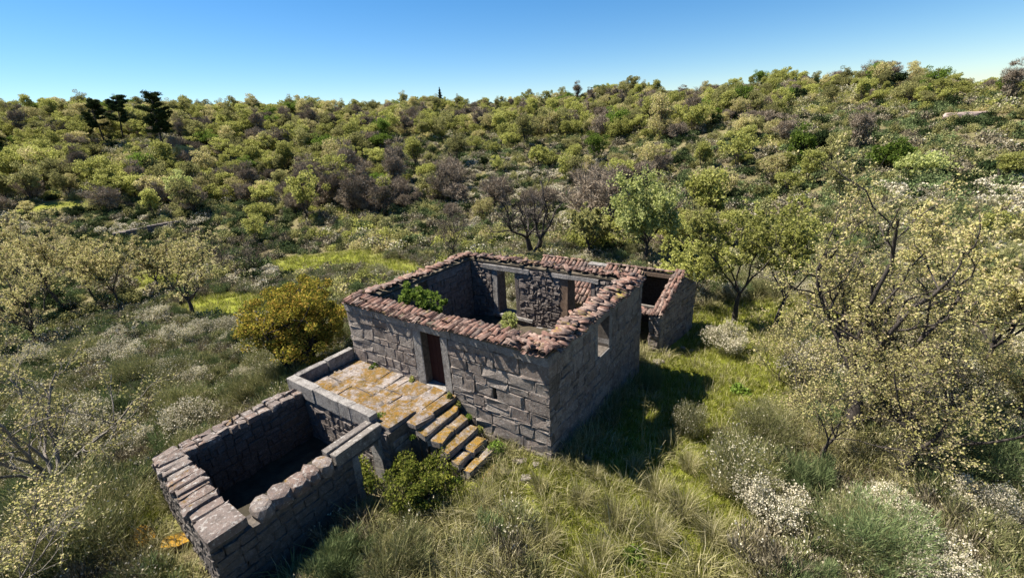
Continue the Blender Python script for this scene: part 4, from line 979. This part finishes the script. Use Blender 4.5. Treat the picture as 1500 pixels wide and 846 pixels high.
# round green trees on the near slope that stand out
for k, (u, v, vt, rr_, mt, lab) in enumerate((
 (832,268,222,1.5,L_lime,'round yellow green tree on the open slope above the leafless tree'),
 (790,245,212,1.4,L_lime,'small bright tree to the upper left of the round yellow green one'),
 (1170,245,185,2.0,L_green,'broad dark green tree in the middle of the right hillside'),
 (1205,222,188,1.6,L_dark,'black green tree touching the broad dark green one'),
 (1300,250,205,2.2,L_green,'fresh green rounded thicket on the right slope'),
 (495,300,218,2.6,L_lime,'tall lime green grove left of centre at the foot of the slope'),
 (1460,104,84,2.4,L_dark,'dark umbrella shaped tree on the skyline at far right'),
 (1310,128,104,2.0,L_dark,'dark rounded tree on the skyline right of centre'),
 (270,305,245,2.4,L_pale,'pale yellow tree standing by the field wall on the left'),
 (1355,262,222,2.4,L_pale,'pale leafed thicket above the beige oaks on the right'),)):
    x, y, z = G(u, v); H = hpx(u, v, vt)*1.05
    plant('hillside_tree', tree_clumps(160+k, H, max(rr_, H*.42), 42, 90, .20, mt, M_bark, .14, .07, .62, 3, 1.0), (x, y, z-.1), 1, 0, lab, 'tree')

# ---- hillside trees, each an object; a dozen meshes shared
def crowns(seed, n, mat, leaf=.15, **kw):
    """a few outlines of one kind: broad thicket, upright, lopsided, open"""
    shp = [(3.2,2.5,46,100,3,.12), (4.8,1.5,34,105,4,.16), (4.0,2.0,38,100,3,.14), (4.4,1.8,26,110,2,.22), (2.6,2.0,34,95,4,.08)]
    return [tree_clumps(seed+i, *shp[i % 5][:2], shp[i % 5][2], shp[i % 5][3], leaf, mat, M_bark, shp[i % 5][5], .055, .55, shp[i % 5][4], **kw) for i in range(n)]
HT = {'lime': crowns(200, 5, L_lime, .155), 'olive': crowns(210, 5, L_olive, .145), 'green': crowns(220, 3, L_green, .155),
      'bare': crowns(230, 3, L_twig, .5, twiggy=True), 'dark': [tree_clumps(240+i, 2.6, 1.5, 26, 100, .15, L_dark, M_bark, .05, .05, .50, 3) for i in range(3)], 'tan': crowns(250, 5, L_gold, .14)}
LABT = {'lime': ('yellow green oak', 'oak_tree'), 'olive': ('dull olive green oak', 'oak_tree'), 'green': ('fresh green leafy tree', 'leafy_tree'),
        'bare': ('leafless grey brown tree', 'leafless_tree'), 'dark': ('dark evergreen shrub', 'evergreen_shrub'), 'tan': ('beige budding oak', 'oak_tree')}
def region(u, v):
    ub = ['at the far left', 'left of the pines', 'around the pines', 'right of the pines', 'above the amber oak', 'above the left wall', 'above the leafless black tree', 'above the right wall', 'above the outbuilding',
          'above the crooked oak', 'above the spreading oak', 'below the pink outcrop', 'at the far right']
    a = ub[int(np.searchsorted([70,140,260,370,500,640,820,920,1040,1150,1330,1440], u))]
    b = 'on the skyline' if v < 165 else 'high up' if v < 200 else 'halfway up the slope' if v < 250 else 'low on the slope' if v < 310 else 'at the foot of the slope'
    return a+', '+b
cnt = {}; rest = []
x, y = fan(9500, 36, 205, -22, 92, .62); z = terr(x, y); kk = inview(x, y, z, 25) & ~blocked(x, y, 2) & (meadow(x, y) < .12)
placed = []
cell = {}
for xi, yi, zi in zip(x[kk], y[kk], z[kk]):
    r_ = math.hypot(xi-CAM[0], yi-CAM[1]); u_, v_, d_ = proj(np.array([xi, yi, zi]))
    w1_ = float(wob(np.array([xi]), np.array([yi]), 34, k0=4)[0]); w2_ = float(wob(np.array([xi]), np.array([yi]), 18, k0=7)[0])
    opn = (560 < u_ < 1120 and 205 < v_ < 335) or (u_ > 1150 and 158 < v_ < 360) or (v_ > 300 and 60 < u_ < 440)
    key = (int(xi//2.15), int(yi//2.15))
    if key in cell: continue
    cell[key] = 1
    band = (430 < u_ < 690 and 268 < v_ < 345) or (690 < u_ < 900 and 300 < v_ < 350)
    if opn and random.random() < (.45 if band else .92 if u_ > 1180 else .84): continue
    if w1_+w2_ < -.55 and random.random() < .75: continue
    if 135 < u_ < 262 and 205 < v_ < 252: continue          # keeps the pine trunks clear
    if w2_ < -.45 and random.random() < .6: continue
    if v_ > 322 and 390 < u_ < 800: continue
    if v_ > 285 and 690 < u_ < 860 and (v_ > 322 or random.random() < .6): continue
    if 1365 < u_ < 1475 and 163 < v_ < 200: continue
    if u_ < 345 and v_ > 322: continue
    kind = random.choices(['lime','olive','green','bare','dark','tan'], [(3.2 if w1_ > 0 else 1.6), 1.6, (.6 if w2_ > .2 else .25), (1.5 if w1_ < 0 else .5), .5, (1.3 if w1_ < .2 else .5)])[0]
    if band and random.random() < .72: kind = 'bare'
    placed.append((r_, kind, xi, yi, zi, u_, v_))
placed.sort()
for (r_, kind, xi, yi, zi, u_, v_) in placed:
    base, nm = LABT[kind]; s = random.uniform(.6, 1.45)*(.78 if u_ > 1100 and r_ < 75 else 1)*(.68 if v_ < 165 else .85 if v_ < 190 else 1); cnt[nm] = cnt.get(nm, 0)+1
    if cnt[nm] > 275: rest.append((xi, yi, zi-.15, s, kind)); continue
    size = 'low' if s < .72 else ('tall' if s > 1.05 else 'middling')
    reg = region(u_, v_)
    plant(nm, random.choice(HT[kind]), (xi, yi, zi-.15), s, random.uniform(0, 6.28), size+' '+base+' '+reg, 'tree' if kind != 'dark' else 'shrub', size+' '+base+'s '+reg, s*random.uniform(.8, 1.25))
print('trees', cnt, 'rest', len(rest))
for i, kd in enumerate(('lime','olive','tan')):
    q = [p for p in rest if p[4] == kd]
    if q:
        P = np.array([p[:3] for p in q]); n = len(q); s_ = np.array([p[3] for p in q])
        scatter('far_%s_wood' % {'lime':'yellow_green','olive':'olive_green','tan':'beige'}[kd], P, np.stack([0*s_, 0*s_, rng.uniform(0, 6.28, n)], 1), np.stack([s_, s_, s_*rng.uniform(.8, 1.25, n)], 1), [t_[1] for t_ in HT[kd]])
HT['sky'] = [tree_clumps(260+i, 4.2, 1.0, 15, 26, .5, L_twig, M_bark, .2, .04, .42, 2, twiggy=True) for i in range(3)]
# single trees that break the skyline
for k, (u, v, vt, kind, lab) in enumerate(((1075,122,100,'sky','thin leafless tree on the skyline right of centre'),(1150,122,100,'sky','pair of thin leafless stems on the skyline'),(1180,122,96,'sky','tallest thin leafless tree on the skyline'),
  (1240,126,94,'olive','isolated open crowned tree on the skyline'),(1215,128,112,'sky','low leafless bush beside the isolated skyline tree'),(1368,112,92,'sky','faint leafless tree on the skyline left of the umbrella tree'),(1408,108,90,'sky','leafless tree just left of the umbrella tree'))):
    x, y, z = G(u, v+6); H = hpx(u, v+6, vt); t = random.choice(HT[kind]); plant('skyline_tree', t, (x, y, z), H/4.2*.8, k, lab, 'tree', None, H/4.2)

# ---- brooms and bushes in the near and middle ground
BR = {'white': [broom(300+i, 1.25, .9, 3200, .010, L_broom, 5000, .036, 12, .2) for i in range(3)],
      'grey': [broom(310+i, 1.3, .95, 6500, .009, L_broom, 0, .04, 18, .20) for i in range(4)],
      'green': [broom(320+i, 1.25, .9, 6500, .009, L_broomg, 0, .04, 18, .20) for i in range(3)],
      'sparse': [broom(330+i, 1.3, 1.0, 5200, .009, L_broom, 1000, .04, 18, .22) for i in range(3)]}
BRB = {'grey': [broom(350+i, 1.25, .9, 13000, .0055, L_broom, 500, .025, 30, .12) for i in range(2)], 'green': [broom(355, 1.25, .9, 13000, .0055, L_broomg, 0, .03, 30, .12)]}
BRW = [broom(340+i, 1.25, .9, 3200, .010, L_broom, 8000, .035, 12, .2) for i in range(3)]
LB = {'white': 'white flowering broom', 'grey': 'grey green broom', 'green': 'dark green broom', 'sparse': 'half flowered grey broom'}
# the ones that stand out
for (u, v, vt, kind, w_, lab) in (
 (1066,520,472,'white',1.0,'round white flowering broom at the edge of the grass beyond the house shadow'),
 (1128,768,698,'white',.95,'bright white broom among grey bushes at lower right'),
 (1190,560,495,'white',1.1,'white broom below the large spreading oak'),
 (1350,560,495,'white',1.2,'wide white broom patch behind the leaning young oak'),
 (1345,850,785,'white',1.1,'white broom cut by the bottom edge at right'),
 (1395,600,540,'white',1.3,'wide white broom among the trunks right of the large spreading oak'),
 (1440,770,715,'white',1.1,'pale broom beside the dark green one near the right edge'),
 (1480,790,735,'white',1.0,'pale broom in the lower right corner'),
 (118,806,690,'grey',1.25,'large blue grey bush left of the pen'),
 (955,575,530,'green',.5,'small green shrub in the shadow of the right wall'),
 (345,508,478,'white',1.0,'small white broom left of the amber oak'),
 (395,545,505,'sparse',1.0,'pale broom touching the amber oak on its left'),
 (1120,660,590,'grey',1.1,'grey broom at the edge of the grass, left of the slim pale oak'),
 (1080,715,640,'sparse',1.0,'feathery broom leaning over the grass at right'),
 (1235,815,735,'grey',1.2,'big grey green broom below the slim pale oak'),
 (1280,830,740,'green',1.2,'dark broom beside the white one at the bottom edge'),
 (1010,640,585,'sparse',.6,'thin broom at the tip of the house shadow'),
 (1440,700,610,'green',1.3,'dark green broom at the right edge below the oaks')):
    x, y, z = G(u, v); H = hpx(u, v, vt); s = H/1.25
    plant('broom_bush', random.choice(BRW if kind == 'white' else BRB[kind] if s*w_ > 1.2 and kind in BRB else BR[kind]), (x, y, z-.03), s*w_, random.uniform(0, 6.28), lab, 'bush', None, s)
def whereis(x, y, u, v):
    if x < -.3 and y < 0: a = 'left of the roofless pen' if v > 560 else 'left of the terrace'
    elif y < -2: a = 'in front of the pen and the stairs'
    elif u > 1250: a = 'among the oaks at right'
    elif u > 1000: a = 'right of the house'
    elif u > 620: a = 'behind the house and outbuilding' if y > 7 else 'in front of the house corner'
    else: a = 'beyond the amber oak on the left'
    r_ = math.hypot(x-CAM[0], y-CAM[1]); b = ['far left','left','left of centre','centre','right of centre','right','far right'][int(np.clip(u/1500*7, 0, 6))]
    return a+(', near' if r_ < 13 else ', farther off' if r_ > 30 else ', far' if r_ > 21 else '')+', '+b
x, y = fan(1900, 6.0, 55, -24, 96, .70); z = terr(x, y); kk = inview(x, y, z, 30) & ~blocked(x, y, .75) & (meadow(x, y) < .22)
cell = {}; nb = {}
o_ = np.argsort(np.hypot(x[kk]-CAM[0], y[kk]-CAM[1]))
for xi, yi, zi in zip(x[kk][o_], y[kk][o_], z[kk][o_]):
    r_ = math.hypot(xi-CAM[0], yi-CAM[1]); u_, v_, d_ = proj(np.array([xi, yi, zi]))
    cs_ = 1.25 if r_ < 25 else 1.9
    key = (int(xi//cs_), int(yi//cs_))
    if key in cell: continue
    if u_ > 400 and v_ > 640 and u_ < 1060 and random.random() < .75: continue      # grassy foreground
    if 530 < u_ < 730 and 630 < v_ < 830: continue
    if r_ < 12 and random.random() < .35: continue
    if math.hypot(xi-lx, yi-ly) < 1.9: continue
    cell[key] = 1
    kind = random.choices(['white','grey','green','sparse'], [.9, 1.0, 1.1, .8])[0]; nb[kind] = nb.get(kind, 0)+1
    if sum(nb.values()) > 262: continue
    s = random.uniform(.5, 1.05)*(1.2 if r_ > 15 and u_ < 500 else 1.0)
    lab = ('small ' if s < .6 else 'big ' if s > .8 else '')+LB[kind]+' '+whereis(xi, yi, u_, v_)
    if len(lab.split()) > 16: lab = lab.replace(', near', '').replace(', far,', ',')
    lab = ' '.join(lab.split()[:16]).rstrip(',')
    plant('broom_bush', random.choice(BR[kind]), (xi, yi, zi-.03), s*1.1, random.uniform(0, 6.28), lab, 'bush', lab.replace('broom', 'brooms'), s)
print('brooms', nb)
# tall grass tussocks
TU = [tuft(400+i, 420, .80, .22, .006, L_straw, .75) for i in range(4)]
for (u, v, s) in ((705,745,.8),(760,770,.9),(850,740,.9),(900,770,1.1),(960,730,1.0),(1000,760,1.2),(1010,690,.9),(930,690,.7),(800,800,.9),(880,820,.9),(560,830,.8),(480,830,.7),(1050,720,.8),(980,650,.6),(870,700,.6),(730,700,.5),(1040,800,.9),(960,800,1.0),(700,830,.8),(640,845,.6),(790,720,.6),(1060,640,.6),(440,800,.6),(250,745,.5)):
    x, y, z = G(u, v)
    if blocked(np.array([x]), np.array([y]))[0]: continue
    plant('grass_tussock', random.choice(TU), (x, y, z-.02), s, random.uniform(0, 6.28), ('large' if s > .95 else 'small' if s < .75 else 'medium')+' straw coloured grass tussock '+('at the bottom of the view' if v > 795 else 'in the middle of the grassy foreground' if v > 735 else 'close to the foot of the house'), 'grass tussock', 'grass tussocks in front of the house')
x, y, z = G(940, 655)
plant('dry_stalks', tuft(440, 9, 1.5, .25, .012, L_straw, .15), (x, y, z), 1, 0, 'few tall dry pale stalks standing in front of the house shadow', 'dry grass')

# ---- plants on and in the ruin
def leafy(name, seed, Rr, H, n, leaf, mat, loc, label, cat, lumps=5):
    o = bpy.data.objects.new(name, mound(seed, Rr, H, n, leaf, mat, .75, lumps=lumps)); C.objects.link(o); o.location = loc; tag(o, label, cat); return o
for k, (bx, by, bz, H_, R_, n_) in enumerate(((6.1,-2.75,-.7,1.75,1.35,85),)):
    bt = tree_clumps(500, H_, R_, n_, 100, .068, L_bramble, M_bark, .0, .012, .24, 5, 1.0, hollow=.15)
    plant('bramble', bt, (bx, by, bz), 1, 0, 'sprawling bramble thicket with yellow green leaves beside the stairs', 'bramble')
leafy('bramble', 501, .45, 1.3, 1300, .07, L_bramble, (4.0,-3.0,-.8), 'bramble growing in the doorway of the pen', 'bramble')
t = tree_clumps(502, 3.45, 1.05, 44, 90, .10, L_green, M_bark, .35, .03, .26, 4, 1.0)
plant('elder_shrub', t, (2.1,1.7,.6), 1, 0, 'bright green shrub growing inside the house near the front wall', 'shrub')
t = tree_clumps(503, 1.6, .5, 18, 70, .08, L_pale, M_bark, .3, .02, .2, 3, 1.0)
tt = ray(746, 468); k_ = (1.75-CAM[2])/tt[2]; sp = CAM+tt*k_
plant('elder_shrub', t, (sp[0],sp[1],.6), 1, 0, 'small pale green sapling growing inside the house in front of the back wall', 'shrub')
leafy('dry_bramble', 504, .8, .7, 1500, .09, L_twig, (3.6,3.2,.6), 'heap of dry brown bramble on the house floor', 'bramble')
leafy('weed_clump', 505, .45, .45, 800, .06, L_green, (6.9,-.38,-.1), 'green weeds between the steps and the front wall', 'weeds')
leafy('weed_clump', 506, .55, .35, 900, .06, L_green, (7.45,-.7,-.3), 'fresh green weeds at the foot of the stairs', 'weeds')
leafy('weed_clump', 507, .20, .28, 320, .05, L_lime, (5.0,-.25,1.0), 'yellow green weed tuft on the terrace right of the door', 'weeds', 2)
for k, (x, y, z) in enumerate(((5.3,-.18,.75),(5.75,-.2,.5),(6.2,-.28,.25),(5.05,-1.9,.6),(3.2,-.12,1.03),(1.2,-.15,1.03),(2.6,-2.1,1.03),(6.6,-1.9,-.2))):
    leafy('weed_clump', 540+k, .16+.03*(k % 3), .2, 240, .045, L_green if k % 2 else L_lime, (x, y, z), ('weed tuft against the front wall above the top step','weed tuft beside the second step','weed tuft beside the fourth step','weed tuft at the left end of the top step','weed tuft at the foot of the wall just left of the door','weed tuft at the foot of the wall near the left house corner','weed tuft on the terrace behind its front parapet','weed tuft at the left end of the lowest step')[k], 'weeds', 2)
leafy('ivy', 508, .28, .12, 260, .05, L_green, (3.9,-2.2,1.12), 'small ivy creeping over the terrace edge by the lintel', 'ivy')
leafy('weed_clump', 509, .45, .4, 900, .09, L_green, G(1082,575), 'dark green leafy weed on the grass right of the house', 'weeds')
leafy('weed_clump', 510, .6, .3, 800, .07, L_green, G(935,828), 'bright green leafy weed at the bottom edge', 'weeds', 2)
rough_box('earth_floor', (.5,PY+.9,-1.2), (PX-.4,TY-.03,-.62), M_dark_earth, pen, .05, .4)
for k, (x, y, z, rr_, h_, mt) in enumerate(((2.4,4.4,.6,.6,.5,L_heath),(4.6,4.6,.6,.7,.45,L_twig),(6.4,4.6,.6,.6,.45,L_straw),(7.2,3.0,.6,.6,.5,L_twig))):
    leafy('dry_weeds', 520+k, rr_, h_, 900, .07, mt, (x, y, z), ('grey brown weeds on the house floor by the left wall','brown weeds on the house floor below the back wall','straw coloured weeds on the floor near the second opening','dry brown weeds on the floor near the right wall')[k], 'weeds', 3)
for k in range(14):
    x, y = [(rnd.uniform(HL+.1, HL+1.0), rnd.uniform(-.3, 8.5)), (rnd.uniform(7.2, HL), rnd.uniform(-1.0, -.2)), (rnd.uniform(8.9, 9.9), rnd.uniform(9, 12))][k % 3]
    tag(boulder('fallen_stone', (x, y, tz(x, y)+.03), (rnd.uniform(.10,.24), rnd.uniform(.08,.16), rnd.uniform(.07,.13)), M_stone, None, 60+k, 2, .6, k), 'small fallen granite stone in the grass '+('at the foot of the right wall','below the front house corner','beside the outbuilding')[k % 3], 'stone', 'fallen stones around the house')
# ---- rocks
for k, (u, v, s, mt, lab) in enumerate(((214,792,(.45,.22,.20),M_gold,'orange lichened rock left of the pen end wall'),(262,800,(.42,.24,.22),M_gold,'second orange rock nearest the pen end wall'),
  (1305,742,(.35,.25,.15),M_stone,'pale stone in the leaf litter at lower right'),(412,238,(.9,.6,.6),M_outcrop,'small pale boulder high on the left hillside'))):
    x, y, z = G(u, v); tag(boulder('rock', (x, y, z+.05), s, mt, None, 20+k, 3, .6, k*.8), lab, 'rock')
x, y, z = G(1418, 172); tag(boulder('rock_outcrop', (x, y, z+.3), (2.6,1.0,.55), M_outcrop, None, 31, 4, .6, .35), 'broad pinkish granite outcrop on the right hillside', 'rock outcrop')
# ---- field wall on the left
def field_wall(p, q, h, lab, seed):
    p, q = np.array(p[:2]), np.array(q[:2]); Ln = np.linalg.norm(q-p); d = (q-p)/Ln; nn = np.array([d[1], -d[0]])
    e = empty('field_wall', (p[0], p[1], tz(*p)), lab, 'wall'); rnd = random.Random(seed); s = 0
    while s < Ln:
        l = rnd.uniform(.5, 1.1)
        for c_ in range(3):
            a = p+d*s; z0 = tz(*a)+h*c_/3; off = rnd.uniform(-.05,.05)
            b = a+d*l
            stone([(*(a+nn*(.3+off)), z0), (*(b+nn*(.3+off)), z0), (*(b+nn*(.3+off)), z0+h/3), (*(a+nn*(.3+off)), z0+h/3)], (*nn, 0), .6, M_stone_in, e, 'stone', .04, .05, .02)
        s += l
field_wall(G(168,352), G(262,334), .9, 'dark low dry stone field wall among bushes on the left', 1)

# ------------------------------------------------------------------ look-alikes told apart by their order from left to right
bylab = {}
for o in list(C.objects):
    if o.parent is None and o.get('label') and o.get('category'): bylab.setdefault(o['label'], []).append(o)
ORD = ['leftmost', 'second', 'third', 'fourth', 'fifth', 'sixth', 'seventh', 'eighth']; NUM = ['', '', 'two', 'three', 'four', 'five', 'six', 'seven', 'eight']
for lab, os_ in bylab.items():
    n = len(os_)
    if n < 2 or n > 8: continue
    os_.sort(key=lambda o: proj(np.array(o.location))[0])
    for i, o in enumerate(os_):
        how = ('left one of two', 'right one of two')[i] if n == 2 else ('leftmost of '+NUM[n] if i == 0 else 'rightmost of '+NUM[n] if i == n-1 else ORD[i]+' from left of '+NUM[n])
        if len((lab+' '+how).split()) <= 16: o['label'] = lab+', '+how
        else: o['group'] = lab
